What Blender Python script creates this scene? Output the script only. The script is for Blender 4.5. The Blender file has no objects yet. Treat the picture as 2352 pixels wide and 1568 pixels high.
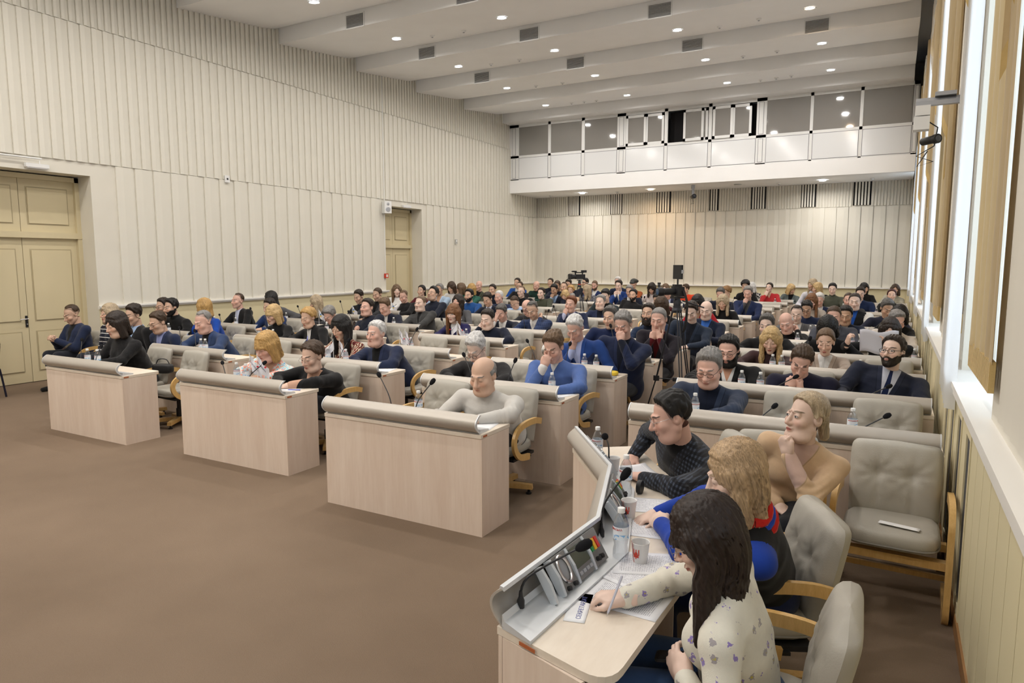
import bpy, math, random
import numpy as np
from mathutils import Vector, Matrix, Euler
random.seed(7); rng = np.random.default_rng(7)
sc = bpy.context.scene
COL = sc.collection
PI = math.pi
R_ = math.radians

# ------------------------------------------------------------------ camera
FPX = 1568.0; CX, CY = 1176.0, 784.0; CAMZ = 2.0
PITCH = math.atan((784 - 602) / FPX)
YAW = math.atan((2058 - CX) * math.cos(PITCH) / FPX)
cd_ = bpy.data.cameras.new('camera'); cam = bpy.data.objects.new('camera', cd_); COL.objects.link(cam)
cd_.sensor_width = 36; cd_.lens = 36 * FPX / 2352; cd_.clip_end = 100
cam.location = (0, 0, CAMZ); cam.rotation_euler = (PI / 2 - PITCH, 0, YAW)
sc.camera = cam
HD = np.array([-math.sin(YAW), math.cos(YAW), 0]); RT = np.array([math.cos(YAW), math.sin(YAW), 0]); UP = np.array([0, 0, 1.])
FW = HD * math.cos(PITCH) - UP * math.sin(PITCH); CU = HD * math.sin(PITCH) + UP * math.cos(PITCH)
C0 = np.array([0, 0, CAMZ])
# measured points of the room (surveyed from the photograph) -> metres
def ray(u, v): return FW + RT * (u - CX) / FPX - CU * (v - CY) / FPX
def ony(u, v, y): r = ray(u, v); return C0 + r * (y / r[1])
def onx(u, v, x): r = ray(u, v); return C0 + r * (x / r[0])
def onz(u, v, z): r = ray(u, v); return C0 + r * ((z - CAMZ) / r[2])

# ------------------------------------------------------------------ view / world
sc.view_settings.view_transform = 'Standard'; sc.view_settings.look = 'None'
sc.view_settings.gamma = 1; sc.view_settings.use_curve_mapping = False
sc.view_settings.exposure = 0.6
sc.cycles.adaptive_threshold = 0.09; sc.cycles.max_bounces = 6; sc.cycles.diffuse_bounces = 3; sc.cycles.glossy_bounces = 3; sc.cycles.transparent_max_bounces = 10; sc.cycles.caustics_reflective = False; sc.cycles.caustics_refractive = False
w = bpy.data.worlds.new('sky'); sc.world = w; w.use_nodes = True
bg = w.node_tree.nodes['Background']; bg.inputs[0].default_value = (0.76, 0.88, 1.0, 1); bg.inputs[1].default_value = 2.0
LAMP_W = 21.0        # every ceiling downlight

# ------------------------------------------------------------------ materials
MATS = {}
def mat(name, col=(0.8, 0.8, 0.8), rough=0.6, metal=0.0, spec=0.4, emit=None, es=1.0, trans=0.0, sheen=0, coat=0):
    if name in MATS: return MATS[name]
    m = bpy.data.materials.new(name); m.use_nodes = True
    b = m.node_tree.nodes['Principled BSDF']
    b.inputs['Base Color'].default_value = (*col, 1); b.inputs['Roughness'].default_value = rough
    b.inputs['Metallic'].default_value = metal; b.inputs['Specular IOR Level'].default_value = spec
    b.inputs['Transmission Weight'].default_value = trans
    if sheen: b.inputs['Sheen Weight'].default_value = sheen
    if coat: b.inputs['Coat Weight'].default_value = coat
    if emit: b.inputs['Emission Color'].default_value = (*emit, 1); b.inputs['Emission Strength'].default_value = es
    MATS[name] = m; return m
class NT:
    """small node-tree writer"""
    def __init__(s, m):
        s.m = m; s.t = m.node_tree; s.b = s.t.nodes.get('Principled BSDF')
    def n(s, ty, **kw):
        nd = s.t.nodes.new(ty)
        for k, v in kw.items():
            if k.startswith('i_'): nd.inputs[int(k[2:])].default_value = v
            else: setattr(nd, k, v)
        return nd
    def l(s, a, b): s.t.links.new(a, b)
    def math(s, op, a, b=None, clamp=False):
        nd = s.t.nodes.new('ShaderNodeMath'); nd.operation = op; nd.use_clamp = clamp
        for i, q in enumerate((a, b)):
            if q is None: continue
            if isinstance(q, (int, float)): nd.inputs[i].default_value = q
            else: s.l(q, nd.inputs[i])
        return nd.outputs[0]
    def mix(s, f, a, b):
        nd = s.t.nodes.new('ShaderNodeMix'); nd.data_type = 'RGBA'
        for sk, q in ((nd.inputs[0], f), (nd.inputs[6], a), (nd.inputs[7], b)):
            if isinstance(q, (int, float)): sk.default_value = q
            elif isinstance(q, tuple): sk.default_value = (*q[:3], 1)
            else: s.l(q, sk)
        return nd.outputs[2]
    def coord(s, which='Object'): return s.n('ShaderNodeTexCoord').outputs[which]
    def mapping(s, v, scale=(1, 1, 1), rot=(0, 0, 0)):
        nd = s.n('ShaderNodeMapping'); nd.inputs['Scale'].default_value = scale; nd.inputs['Rotation'].default_value = rot
        s.l(v, nd.inputs[0]); return nd.outputs[0]
    def noise(s, v, scale, detail=2, rough=.5, out=0):
        nd = s.n('ShaderNodeTexNoise'); nd.inputs['Scale'].default_value = scale; nd.inputs['Detail'].default_value = detail
        nd.inputs['Roughness'].default_value = rough; s.l(v, nd.inputs['Vector']); return nd.outputs[out]
    def ramp(s, f, stops):
        nd = s.n('ShaderNodeValToRGB'); cr = nd.color_ramp
        while len(cr.elements) < len(stops): cr.elements.new(.5)
        for e, (p, c) in zip(cr.elements, stops): e.position = p; e.color = (*c, 1)
        s.l(f, nd.inputs[0]); return nd.outputs[0]
    def bump(s, h, strength=.2, dist=.01):
        nd = s.n('ShaderNodeBump'); nd.inputs['Strength'].default_value = strength; nd.inputs['Distance'].default_value = dist
        s.l(h, nd.inputs['Height']); s.l(nd.outputs[0], s.b.inputs['Normal'])
    def base(s, c): s.l(c, s.b.inputs['Base Color'])
def sep(t, v):
    nd = t.n('ShaderNodeSeparateXYZ'); t.l(v, nd.inputs[0]); return nd.outputs

def m_carpet():
    m = mat('carpet', (.22, .145, .1), .95, spec=.1); t = NT(m); g = t.coord()
    big = t.noise(g, .55, 3, .6); fine = t.noise(g, 160, 1, .6); mid = t.noise(g, 9, 3, .7)
    c = t.ramp(big, [(.3, (.175, .13, .093)), (.7, (.25, .187, .135))])
    c = t.mix(t.math('MULTIPLY', fine, .45), c, (.13, .088, .06))
    c = t.mix(t.math('MULTIPLY', mid, .25), c, (.22, .15, .1))
    t.base(c); t.bump(fine, .5, .006); return m
def m_wood(name, a, b, scale=(1, 1, .09), rough=.42):
    m = mat(name, a, rough, spec=.4); t = NT(m); g = t.coord()
    v = t.mapping(g, scale)
    n1 = t.noise(v, 9, 4, .6); n2 = t.noise(v, 55, 2, .6)
    f = t.math('ADD', t.math('MULTIPLY', n1, .7), t.math('MULTIPLY', n2, .3))
    t.base(t.ramp(f, [(.32, a), (.68, b)])); return m
def m_paint(name, col, rough=.6, var=.06):
    m = mat(name, col, rough, spec=.3); t = NT(m); g = t.coord()
    n = t.noise(g, 1.7, 1, .6)
    t.base(t.mix(n, tuple(c * (1 - var) for c in col), tuple(min(1, c * (1 + var)) for c in col)))
    return m
def m_leather(name, col):
    m = mat(name, col, .5, spec=.45); t = NT(m); g = t.coord()
    v = t.n('ShaderNodeTexVoronoi'); v.inputs['Scale'].default_value = 170; t.l(g, v.inputs['Vector'])
    n = t.noise(g, 6, 3)
    t.base(t.mix(n, tuple(c * .9 for c in col), tuple(c * 1.08 for c in col)))
    t.bump(v.outputs[0], .12, .003); return m
def m_fabric(name, col, rough=.9, scale=900, var=.25, sheen=.15):
    m = mat(name, col, rough, spec=.15, sheen=sheen); t = NT(m); g = t.coord()
    n = t.noise(g, 7, 4, .65); f = t.noise(g, scale, 1, .5)
    t.base(t.mix(n, tuple(c * (1 - var) for c in col), tuple(min(1, c * (1 + var)) for c in col)))
    t.bump(t.math('ADD', f, t.math('MULTIPLY', t.noise(g, 22, 3, .6), 2.2)), .22, .006); return m

CARPET = m_carpet()
M_WALL = m_paint('wall_paint', (.75, .715, .63)); M_SLAT = m_paint('slat_paint', (.77, .74, .655), .55, .03)
M_CEIL = m_paint('ceiling_paint', (.93, .925, .92), .7, .03); M_DADO = m_paint('dado_paint', (.74, .66, .43), .5)
M_TRIM = m_paint('trim_white', (.86, .84, .80), .4, .02); M_DOOR = m_paint('door_paint', (.66, .57, .37), .45)
M_DOORG = mat('door_groove', (.45, .38, .24), .6)
M_DESK = m_wood('desk_maple', (.68, .54, .435), (.78, .655, .55)); M_DTOP = m_wood('desk_top_maple', (.70, .60, .49), (.78, .69, .58), (1, .2, 1))
M_HOOD = mat('hood_grey', (.47, .43, .38), .36, metal=.25, spec=.5); M_HOODE = mat('hood_edge', (.66, .68, .70), .35, metal=.3)
M_CHAIR = m_leather('chair_leather', (.40, .375, .325)); M_SEAM = mat('chair_seam', (.24, .225, .2), .6)
M_BEECH = m_wood('beech', (.60, .36, .12), (.74, .48, .19), (6, 6, 1), .3)
M_BLACK = mat('black_plastic', (.015, .015, .017), .45); M_FOAM = mat('mic_foam', (.012, .012, .014), .95, spec=.1)
M_DARK = mat('dark_void', (.012, .011, .012), .9); M_METAL = mat('steel', (.62, .62, .63), .28, metal=1.0)
M_GREYM = mat('grey_metal', (.42, .43, .46), .45, metal=.4); M_WHITEP = mat('white_plastic', (.82, .82, .81), .4)
M_PAPER = m_paint('paper', (.84, .84, .85), .8, .02); M_RED = mat('signal_red', (.62, .045, .02), .4)
M_STICK = mat('brown_sticker', (.42, .12, .04), .5)

# ------------------------------------------------------------------ mesh writer
class MB:
    def __init__(s): s.v = []; s.f = []; s.mi = []; s.cur = 0
    def add(s, vs, fs):
        o = len(s.v); s.v.extend([tuple(q) for q in vs]); s.f.extend([tuple(i + o for i in q) for q in fs]); s.mi.extend([s.cur] * len(fs)); return s
    def m(s, i): s.cur = i; return s
    def box(s, x0, x1, y0, y1, z0, z1):
        return s.add([(x0, y0, z0), (x1, y0, z0), (x1, y1, z0), (x0, y1, z0), (x0, y0, z1), (x1, y0, z1), (x1, y1, z1), (x0, y1, z1)],
                     [(0, 3, 2, 1), (4, 5, 6, 7), (0, 1, 5, 4), (1, 2, 6, 5), (2, 3, 7, 6), (3, 0, 4, 7)])
    def prism(s, poly, a, b, axis=0):
        """poly = 2-D outline in the two other axes (counter-clockwise seen from +axis), swept from a to b"""
        n = len(poly)
        def P(q, t):
            return (t, q[0], q[1]) if axis == 0 else ((q[1], t, q[0]) if axis == 1 else (q[0], q[1], t))
        vs = [P(q, a) for q in poly] + [P(q, b) for q in poly]
        fs = [tuple(reversed(range(n))), tuple(range(n, 2 * n))] + [(i, (i + 1) % n, n + (i + 1) % n, n + i) for i in range(n)]
        return s.add(vs, fs)
    def sweep(s, path, sec, closed=False, up=(0, 0, 1), scale=None, cap=True):
        """sec: outline of the cross-section in (side, normal) coordinates"""
        P = [Vector(p) for p in path]; n = len(P); k = len(sec); vs = []; fs = []
        nrm = None
        for i in range(n):
            d = (P[min(i + 1, n - 1)] - P[max(i - 1, 0)]).normalized()
            if nrm is None:
                u = Vector(up)
                if abs(u.dot(d)) > .95: u = Vector((1, 0, 0))
                nrm = (u - d * u.dot(d)).normalized()
            else: nrm = (nrm - d * nrm.dot(d)).normalized()
            sd = d.cross(nrm); q = 1 if scale is None else scale[i]
            vs += [P[i] + sd * a * q + nrm * b * q for a, b in sec]
        for i in range(n - 1):
            for j in range(k):
                a, b = i * k + j, i * k + (j + 1) % k; fs.append((a, b, b + k, a + k))
        if cap: fs += [tuple(reversed(range(k))), tuple(range((n - 1) * k, n * k))]
        return s.add(vs, fs)
    def tube(s, path, r, n=8, **kw): return s.sweep(path, [(r * math.cos(2 * PI * j / n), r * math.sin(2 * PI * j / n)) for j in range(n)], **kw)
    def strip(s, path, w, t, **kw): return s.sweep(path, [(-w / 2, -t / 2), (w / 2, -t / 2), (w / 2, t / 2), (-w / 2, t / 2)], **kw)
    def lathe(s, prof, n=16, c=(0, 0, 0), axis='z'):
        vs = []; fs = []
        for r, z in prof:
            for j in range(n):
                a = 2 * PI * j / n; x, y = r * math.cos(a), r * math.sin(a)
                vs.append((c[0] + x, c[1] + y, c[2] + z) if axis == 'z' else ((c[0] + z, c[1] + x, c[2] + y) if axis == 'x' else (c[0] + y, c[1] + z, c[2] + x)))
        for i in range(len(prof) - 1):
            for j in range(n):
                a, b = i * n + j, i * n + (j + 1) % n; fs.append((a, b, b + n, a + n))
        fs += [tuple(reversed(range(n))), tuple(range((len(prof) - 1) * n, len(prof) * n))]
        return s.add(vs, fs)
    def ball(s, c, r, n=10, m=7):
        r = (r, r, r) if isinstance(r, (int, float)) else r; vs = [(c[0], c[1], c[2] - r[2])]; fs = []
        for i in range(1, m):
            p = -PI / 2 + PI * i / m
            for j in range(n):
                a = 2 * PI * j / n; vs.append((c[0] + r[0] * math.cos(p) * math.cos(a), c[1] + r[1] * math.cos(p) * math.sin(a), c[2] + r[2] * math.sin(p)))
        vs.append((c[0], c[1], c[2] + r[2])); L = len(vs) - 1
        for j in range(n): fs.append((0, 1 + (j + 1) % n, 1 + j)); fs.append((L, L - n + j, L - n + (j + 1) % n))
        for i in range(m - 2):
            for j in range(n):
                a, b = 1 + i * n + j, 1 + i * n + (j + 1) % n; fs.append((a, b, b + n, a + n))
        return s.add(vs, fs)
    def grid(s, fn, nu, nv):
        vs = [fn(i / nu, j / nv) for i in range(nu + 1) for j in range(nv + 1)]
        fs = [(i * (nv + 1) + j, (i + 1) * (nv + 1) + j, (i + 1) * (nv + 1) + j + 1, i * (nv + 1) + j + 1) for i in range(nu) for j in range(nv)]
        return s.add(vs, fs)
    def mesh(s, name, mats, smooth=40):
        me = bpy.data.meshes.new(name); me.from_pydata([tuple(map(float, q)) for q in s.v], [], s.f)
        for q in (mats if isinstance(mats, (list, tuple)) else [mats]): me.materials.append(q)
        if s.mi and max(s.mi): me.polygons.foreach_set('material_index', s.mi)
        if smooth:
            me.polygons.foreach_set('use_smooth', [True] * len(me.polygons)); me.set_sharp_from_angle(angle=R_(smooth))
        me.update(); return me
    def build(s, name, mats, parent=None, loc=None, smooth=40): return link(name, s.mesh(name, mats, smooth), parent, loc)
def link(name, me, parent=None, loc=None, rotz=0.0):
    o = bpy.data.objects.new(name, me); COL.objects.link(o)
    if parent is not None: o.parent = parent
    if loc is not None: o.location = loc
    if rotz: o.rotation_euler = (0, 0, rotz)
    return o
def tag(o, label, cat, group=None):
    o['label'] = label; o['category'] = cat
    if group: o['group'] = group
    return o
def thing(name, label, cat, loc=(0, 0, 0), rotz=0.0, group=None):
    return tag(link(name, None, None, loc, rotz), label, cat, group)
def struct(o): o['kind'] = 'structure'; return o
def dup(root, loc=None, rotz=None):
    r = root.copy(); COL.objects.link(r)
    if loc is not None: r.location = loc
    if rotz is not None: r.rotation_euler = (0, 0, rotz)
    for ch in root.children:
        c = ch.copy(); COL.objects.link(c); c.parent = r
        for g in ch.children:
            d = g.copy(); COL.objects.link(d); d.parent = c
    return r
# ================================================================== the hall
XL, XR, YB, YF = -12.1, .45, 23.6, -5.0
struct(MB().box(-13.2, 1.0, YF - .2, YB + .3, -.12, 0).build('floor', CARPET, smooth=0))
# ---- left wall with two deep door openings
D1, D2 = (5.02, 6.88, 3.46), (14.62, 16.28, 3.52)
b = MB()
for y0, y1, z0, z1 in [(YF, D1[0], 0, 7.7), (D1[0], D1[1], D1[2], 7.7), (D1[1], D2[0], 0, 7.7), (D2[0], D2[1], D2[2], 7.7), (D2[1], YB, 0, 7.7)]:
    b.box(XL - .5, XL, y0, y1, z0, z1)
wall_left = struct(b.build('wall_left', M_WALL, smooth=0))
# wainscot skin under the ledge
dd = MB()
for y0, y1 in [(D1[1], D2[0]), (D2[1], YB)]: dd.box(XL, XL + .012, y0, y1, 0, 1.19)
dd.build('wainscot', M_DADO, wall_left, smooth=0)
def slat_mesh(name, L, p, d):   # wedge board: one edge against the wall, the other standing proud
    b = MB(); b.prism([(0, 0), (p * .97, 0), (p * .97, d * .35), (p * .97, d), (p * .60, d), (0, .006)], 0, L, 2)
    return b.mesh(name, M_SLAT, 0)
def slats(parent, y0, y1, z0, z1, p, d, base=None):
    me = slat_mesh('slat', z1 - z0, p, d); n = int((y1 - y0) / p)
    for i in range(n):
        o = link('slat', me, parent); o.matrix_local = Matrix.Translation((XL, y1 - i * p, z0)) @ Matrix(((0, 1, 0, 0), (-1, 0, 0, 0), (0, 0, 1, 0), (0, 0, 0, 1)))
slats(wall_left, D1[1] + .18, D2[0] - .22, 1.245, 3.67, .355, .036)
slats(wall_left, D2[1] + .1, YB - .02, 1.245, 3.67, .355, .036)
slats(wall_left, 4.0, YB - .02, 3.68, 5.925, .19, .034)
slats(wall_left, 4.6, 21.45, 5.935, 7.2, .118, .034)
for k, (y0, y1) in enumerate([(D1[1] - .02, D2[0] + .06), (D2[1] - .02, YB)]):
    b = MB(); b.box(XL - .0, XL + .075, y0, y1, 1.215, 1.245); b.box(XL, XL + .05, y0, y1, 1.185, 1.215); struct(b.build('trim_%d' % (k + 1), M_TRIM, smooth=0))
# ---- doors (double leaf with transom) set deep in the wall
def door(n, y0, y1, zt, label):
    x = XL - .42; r = link('door_%d' % n, None, None, (x, 0, 0)); struct(r); r['label'] = label
    ym = (y0 + y1) / 2; zt2 = 2.40
    f = MB(); f.box(-.06, .05, y0, y0 + .07, 0, zt); f.box(-.06, .05, y1 - .07, y1, 0, zt); f.box(-.06, .05, y0, y1, zt - .08, zt); f.box(-.06, .06, y0, y1, zt2, zt2 + .1)
    f.build('frame', M_DOOR, r, smooth=0)
    for a, bb in ((y0 + .07, ym - .004), (ym + .004, y1 - .07)):
        for z0, z1, pz in ((.01, zt2, [(.18, .86), (1.02, 2.22)]), (zt2 + .1, zt - .08, [(zt2 + .22, zt - .2)])):
            l = MB().box(-.05, -.01, a, bb, z0, z1).build('leaf', M_DOOR, r, smooth=0)
            for p0, p1 in pz:
                q = MB(); q.m(1).box(-.011, -.006, a + .1, bb - .1, p0, p1); q.m(0)
                q.prism([(a + .12, p0 + .02), (bb - .12, p0 + .02), (bb - .12, p1 - .02), (a + .12, p1 - .02)], -.008, .006, 0)
                q.build('panel', [M_DOOR, M_DOORG], l, smooth=0)
    h = MB(); h.m(1).box(-.01, .004, ym - .045, ym - .012, .93, 1.12); h.m(0).tube([(.0, ym - .028, 1.07), (.055, ym - .028, 1.07), (.055, ym - .15, 1.065)], .010)
    h.lathe([(.011, 0), (.011, .012)], 10, (.004, ym - .028, .98), 'x'); h.build('handle', [M_METAL, M_BLACK], r)
    return r
door(1, D1[0], D1[1], 3.44, 'tall cream double door near the front'); door(2, D2[0], D2[1], 3.5, 'cream double door farther down the hall')
MB().box(XL - .55, XL - .5, D1[0], D1[1], 0, D1[2]).build('door_backing', M_DARK, wall_left, smooth=0)
MB().box(XL - .55, XL - .5, D2[0], D2[1], 0, D2[2]).build('door_backing', M_DARK, wall_left, smooth=0)
# ---- back wall
wall_back = struct(MB().box(XL - .5, 1.0, YB, YB + .3, 0, 7.7).build('wall_back', M_WALL, smooth=0))
b = MB(); b.box(XL, XR, YB - .012, YB, 0, 1.19)
b.build('wainscot', M_DADO, wall_back, smooth=0)
for i in range(12):
    MB().box(XL + .06 + i * 1.03, XL + .06 + i * 1.03 + 1.01, YB - .022, YB - .012, .12, 1.12).build('wainscot_panel', M_DADO, wall_back, smooth=0)
me = slat_mesh('slat', 3.68 - 1.24, .335, .036)
for i in range(37):
    o = link('slat', me, wall_back); o.matrix_local = Matrix.Translation((XL + .03 + i * .335, YB, 1.24)) @ Matrix(((1, 0, 0, 0), (0, -1, 0, 0), (0, 0, 1, 0), (0, 0, 0, 1)))
slots = [(-10.73, -10.33), (-9.08, -8.67), (-7.38, -6.93), (-5.55, -5.31), (-4.21, -3.81), (-2.72, -2.32), (-1.22, -.79)]
me2 = slat_mesh('slat', 4.42 - 3.69, .085, .034); x = XL + .02
while x < XR - .08:
    if not any(a - .05 < x + .04 < c + .02 for a, c in slots) :
        o = link('slat', me2, wall_back); o.matrix_local = Matrix.Translation((x, YB, 3.69)) @ Matrix(((1, 0, 0, 0), (0, -1, 0, 0), (0, 0, 1, 0), (0, 0, 0, 1)))
    x += .085
for k, (a, c) in enumerate(slots):     # dark ventilation slots between pale fins
    n = 4 if c - a < .3 else 6
    MB().box(a - .03, c + .03, YB - .02, YB - .005, 3.72, 4.42).build('slot_backing', M_DARK, wall_back, smooth=0)
    for j in range(n - 1):
        xx = a + (j + .5) * (c - a) / (n - 1); w2 = (c - a) / (n - 1) * .3
        MB().box(xx - w2, xx + w2, YB - .06, YB - .02, 3.72, 4.42).build('slot_fin', M_SLAT, wall_back, smooth=0)
struct(MB().box(XL, XR, YB - .09, YB - .0, 1.195, 1.24).build('trim_3', M_TRIM, smooth=0))
# ---- ceiling: saw-tooth soffits with upright risers
STEP = [-6.05 + 2.457 * i for i in range(12)]   # ... 8.70, 11.15, 13.61, 16.06, 18.52, 20.98
prof = []
for i, y in enumerate(STEP):
    y1 = STEP[i + 1] if i + 1 < len(STEP) else YB + .2
    prof.append((y, 6.75))
    if i + 1 < len(STEP):
        for q in (.25, .5, .7, .84, .92, .97, 1.0): prof.append((y + (y1 - y) * q, 6.75 + .33 * (q * .8 + .2 * max(0, (q - .8) / .2) ** 2)))
    else: prof.append((y1, 6.75))
poly = prof + [(YB + .2, 7.7), (STEP[0], 7.7)]
b = MB()
for i in range(len(prof) - 1):
    (a, za), (c, zc) = prof[i], prof[i + 1]
    b.add([(XL, a, za), (.15, a, za), (.15, c, zc), (XL, c, zc)], [(0, 1, 2, 3)])
    if abs(a - c) > .001: b.add([(.15, a, za), (.15, a, 7.7), (.15, c, 7.7), (.15, c, zc)], [(0, 1, 2, 3)])
b.box(XL - .5, 1.0, YF - .2, YB + .3, 7.7, 7.9)
ceiling = struct(b.build('ceiling', M_CEIL, smooth=25))
# front wall behind the camera
struct(MB().box(XL - .5, 1.0, YF - .2, YF, 0, 7.7).build('wall_front', M_WALL, smooth=0))
# ---- right wall: sill, dado, deep windows
WIN = [(-4.8, -2.8), (-.5, 1.5), (4.0, 5.75), (8.3, 10.05), (12.6, 14.35), (16.9, 18.65), (21.1, 22.6)]
b = MB(); ys = [YF] + [q for wv in WIN for q in wv] + [YB]
for i in range(0, len(ys), 2): b.box(XR, 1.0, ys[i], ys[i + 1], 1.2, 7.7)
for a, c in WIN: b.box(XR, 1.0, a, c, 6.2, 7.7)
b.box(.41, 1.0, YF, YB, 0, 1.2)
wall_right = struct(b.build('wall_right', M_WALL, smooth=0))
b = MB(); b.box(.355, .80, YF, YB, 1.205, 1.24); b.box(.365, .41, YF, YB, 1.165, 1.205); struct(b.build('trim_4', M_TRIM, smooth=0))
struct(MB().box(.385, .41, YF, YB, 0, .09).build('baseboard_right', m_wood('brown_skirting', (.28, .14, .05), (.36, .19, .08), (1, .1, 1)), smooth=0))
pm = MB(); pm.box(-.014, 0, 0, .262, .09, 1.165); pm = pm.mesh('dado_panel', M_DADO, 0)
M_GRILLE = mat('radiator_grille', (.16, .16, .165), .5, metal=.3)
y = 1.2
while y < YB - .3:
    inw = any(a + .05 < y + .13 < c + .3 for a, c in WIN[1:])
    k = int((y - 1.2) / .27)
    if inw and k % 2 == 0:
        g = link('grille', None, wall_right, (.41, y, 0))
        MB().box(-.006, 0, .0, .262, .15, 1.08).build('mesh_backing', M_GRILLE, g, smooth=0)
        f = MB(); f.box(-.02, 0, -.004, .03, .09, 1.165); f.box(-.02, 0, .232, .266, .09, 1.165); f.box(-.02, 0, .03, .232, .09, .16); f.box(-.02, 0, .03, .232, 1.07, 1.165); f.build('grille_frame', M_DADO, g, smooth=0)
        lv = MB()
        for j in range(10): lv.box(-.012, -.005, .034 + j * .02, .042 + j * .02, .16, 1.07)
        lv.build('louvre', M_GRILLE, g, smooth=0)
    else: link('dado_panel', pm, wall_right, (.41, y, 0))
    y += .27
# fluted boards on the piers between the windows
fm = MB(); fm.prism([(0, 0), (.17, 0), (.17, .02), (0, .004)], 0, 5.2, 2); fm = fm.mesh('pier_board', M_WALL, 0)
for i in range(2, len(ys), 2):
    y = ys[i] + .05
    while y < ys[i + 1] - .2:
        o = link('pier_board', fm, wall_right); o.matrix_local = Matrix.Translation((XR, y, 1.3)) @ Matrix(((0, -1, 0, 0), (1, 0, 0, 0), (0, 0, 1, 0), (0, 0, 0, 1))); y += .19
# windows
GL = bpy.data.materials.new('window_glass'); GL.use_nodes = True
t = NT(GL); mx = t.n('ShaderNodeMixShader'); tr = t.n('ShaderNodeBsdfTransparent'); gs = t.n('ShaderNodeBsdfGlossy'); gs.inputs['Roughness'].default_value = .03
mx.inputs[0].default_value = .06; t.l(tr.outputs[0], mx.inputs[1]); t.l(gs.outputs[0], mx.inputs[2]); t.l(mx.outputs[0], t.t.nodes['Material Output'].inputs[0])
for i, (a, c) in enumerate(WIN):
    wd = struct(link('window_%d' % (i + 1), None, None, (.84, a, 1.24))); L = c - a
    f = MB()
    for y0, y1, z0, z1 in [(0, .07, 0, 4.96), (L - .07, L, 0, 4.96), (0, L, 0, .07), (0, L, 4.89, 4.96), (L / 2 - .04, L / 2 + .04, 0, 4.96), (0, L, 2.9, 2.98)]: f.box(-.04, .04, y0, y1, z0, z1)
    f.build('window_frame', M_WHITEP, wd, smooth=0)
    for y0, y1 in ((.07, L / 2 - .04), (L / 2 + .04, L - .07)):
        for z0, z1 in ((.07, 2.9), (2.98, 4.89)): MB().box(-.004, .004, y0, y1, z0, z1).build('pane', GL, wd, smooth=0)
    ld = bpy.data.lights.new('daylight_portal', 'AREA'); ld.shape = 'RECTANGLE'; ld.size = L; ld.size_y = 4.96; ld.cycles.is_portal = True
    lo = bpy.data.objects.new('daylight_portal', ld); COL.objects.link(lo); lo.location = (.92, (a + c) / 2, 3.72); lo.rotation_euler = (PI / 2, 0, PI / 2)

# ================================================================== balcony gallery at the far end
YG = 21.5
bal = thing('balcony', 'white glazed gallery projecting above the back rows', 'balcony', (0, YG, 0))
b = MB(); b.box(XL, .30, .1, 2.1, 4.42, 4.47); b.box(XL, .30, -.02, .12, 4.42, 4.86); b.build('slab', M_CEIL, bal, smooth=0)
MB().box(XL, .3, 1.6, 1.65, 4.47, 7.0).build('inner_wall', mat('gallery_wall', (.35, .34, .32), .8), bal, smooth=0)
EDG = [-11.74, -10.6, -10.5, -9.36, -9.25, -8.11, -7.82, -6.55, -6.45, -5.19, -5.09, -3.8, -3.52, -2.35, -2.27, -1.09, -1.01, .17]
M_FRM = mat('gallery_frame', (.80, .80, .79), .3); M_PANEL = mat('gallery_panel', (.80, .81, .82), .12, spec=.6); M_LINE = mat('panel_joint', (.25, .25, .27), .7)
f = MB(); f.box(XL, .3, 0, .06, 4.86, 4.895); f.box(XL, .3, 0, .06, 5.62, 5.70); f.box(XL, .3, 0, .06, 6.66, 6.76)
gaps = [(XL, EDG[0])] + [(EDG[i], EDG[i + 1]) for i in range(1, len(EDG) - 1, 2)] + [(EDG[-1], .30)]
for a, c in gaps: f.box(a, c, 0, .06, 4.86, 6.76)
f.build('frame', M_FRM, bal, smooth=0)
gm = mat('gallery_glass', (.24, .23, .215), .04, spec=.9); gm.node_tree.nodes['Principled BSDF'].inputs['IOR'].default_value = 1.9  # grey base colour stands in for the ceiling reflected in the panes
gt = NT(gm)
for a, c in ((XL + .1, XL + .24), (-8.04, -7.89), (-3.74, -3.6), (.19, .285)):       # slim post panels
    for z0, z1 in ((4.92, 5.6), (5.72, 6.64)):
        q = MB(); q.m(1).box(a, c, -.004, .0, z0, z1); q.m(0).box(a + .012, c - .012, -.008, 0, z0 + .012, z1 - .012); q.build('post_panel', [M_FRM, M_LINE], bal, smooth=0)
for i in range(0, len(EDG), 2):
    a, c = EDG[i], EDG[i + 1]
    q = MB(); q.m(1).box(a, c, -.002, .02, 4.895, 5.62); q.m(0).box(a + .015, c - .015, -.008, .01, 4.91, 5.605); q.build('panel', [M_PANEL, M_LINE], bal, smooth=0)
    if i in (6, 8, 10):      # sliding sashes
        k = {6: [(a + .02, a + .68), (a + .66, c - .02)], 8: [(a + .5, a + 1.12), (a + .62, c - .02)], 10: [(a + .03, a + .62), (a + .6, c - .14)]}[i]
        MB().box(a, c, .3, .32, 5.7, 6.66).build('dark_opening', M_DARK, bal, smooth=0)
        for j, (s0, s1) in enumerate(k):
            y0 = -.045 if j == 0 else -.005
            s_ = MB(); s_.box(s0, s0 + .07, y0, y0 + .04, 5.7, 6.64); s_.box(s1 - .07, s1, y0, y0 + .04, 5.7, 6.64); s_.box(s0, s1, y0, y0 + .04, 5.7, 5.78); s_.box(s0, s1, y0, y0 + .04, 6.56, 6.64)
            so = s_.build('sash', M_FRM, bal, smooth=0); MB().box(s0 + .07, s1 - .07, y0 + .015, y0 + .02, 5.78, 6.56).build('pane', gm, so, smooth=0)
    else: MB().box(a, c, .02, .026, 5.70, 6.66).build('pane', gm, bal, smooth=0)
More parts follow.
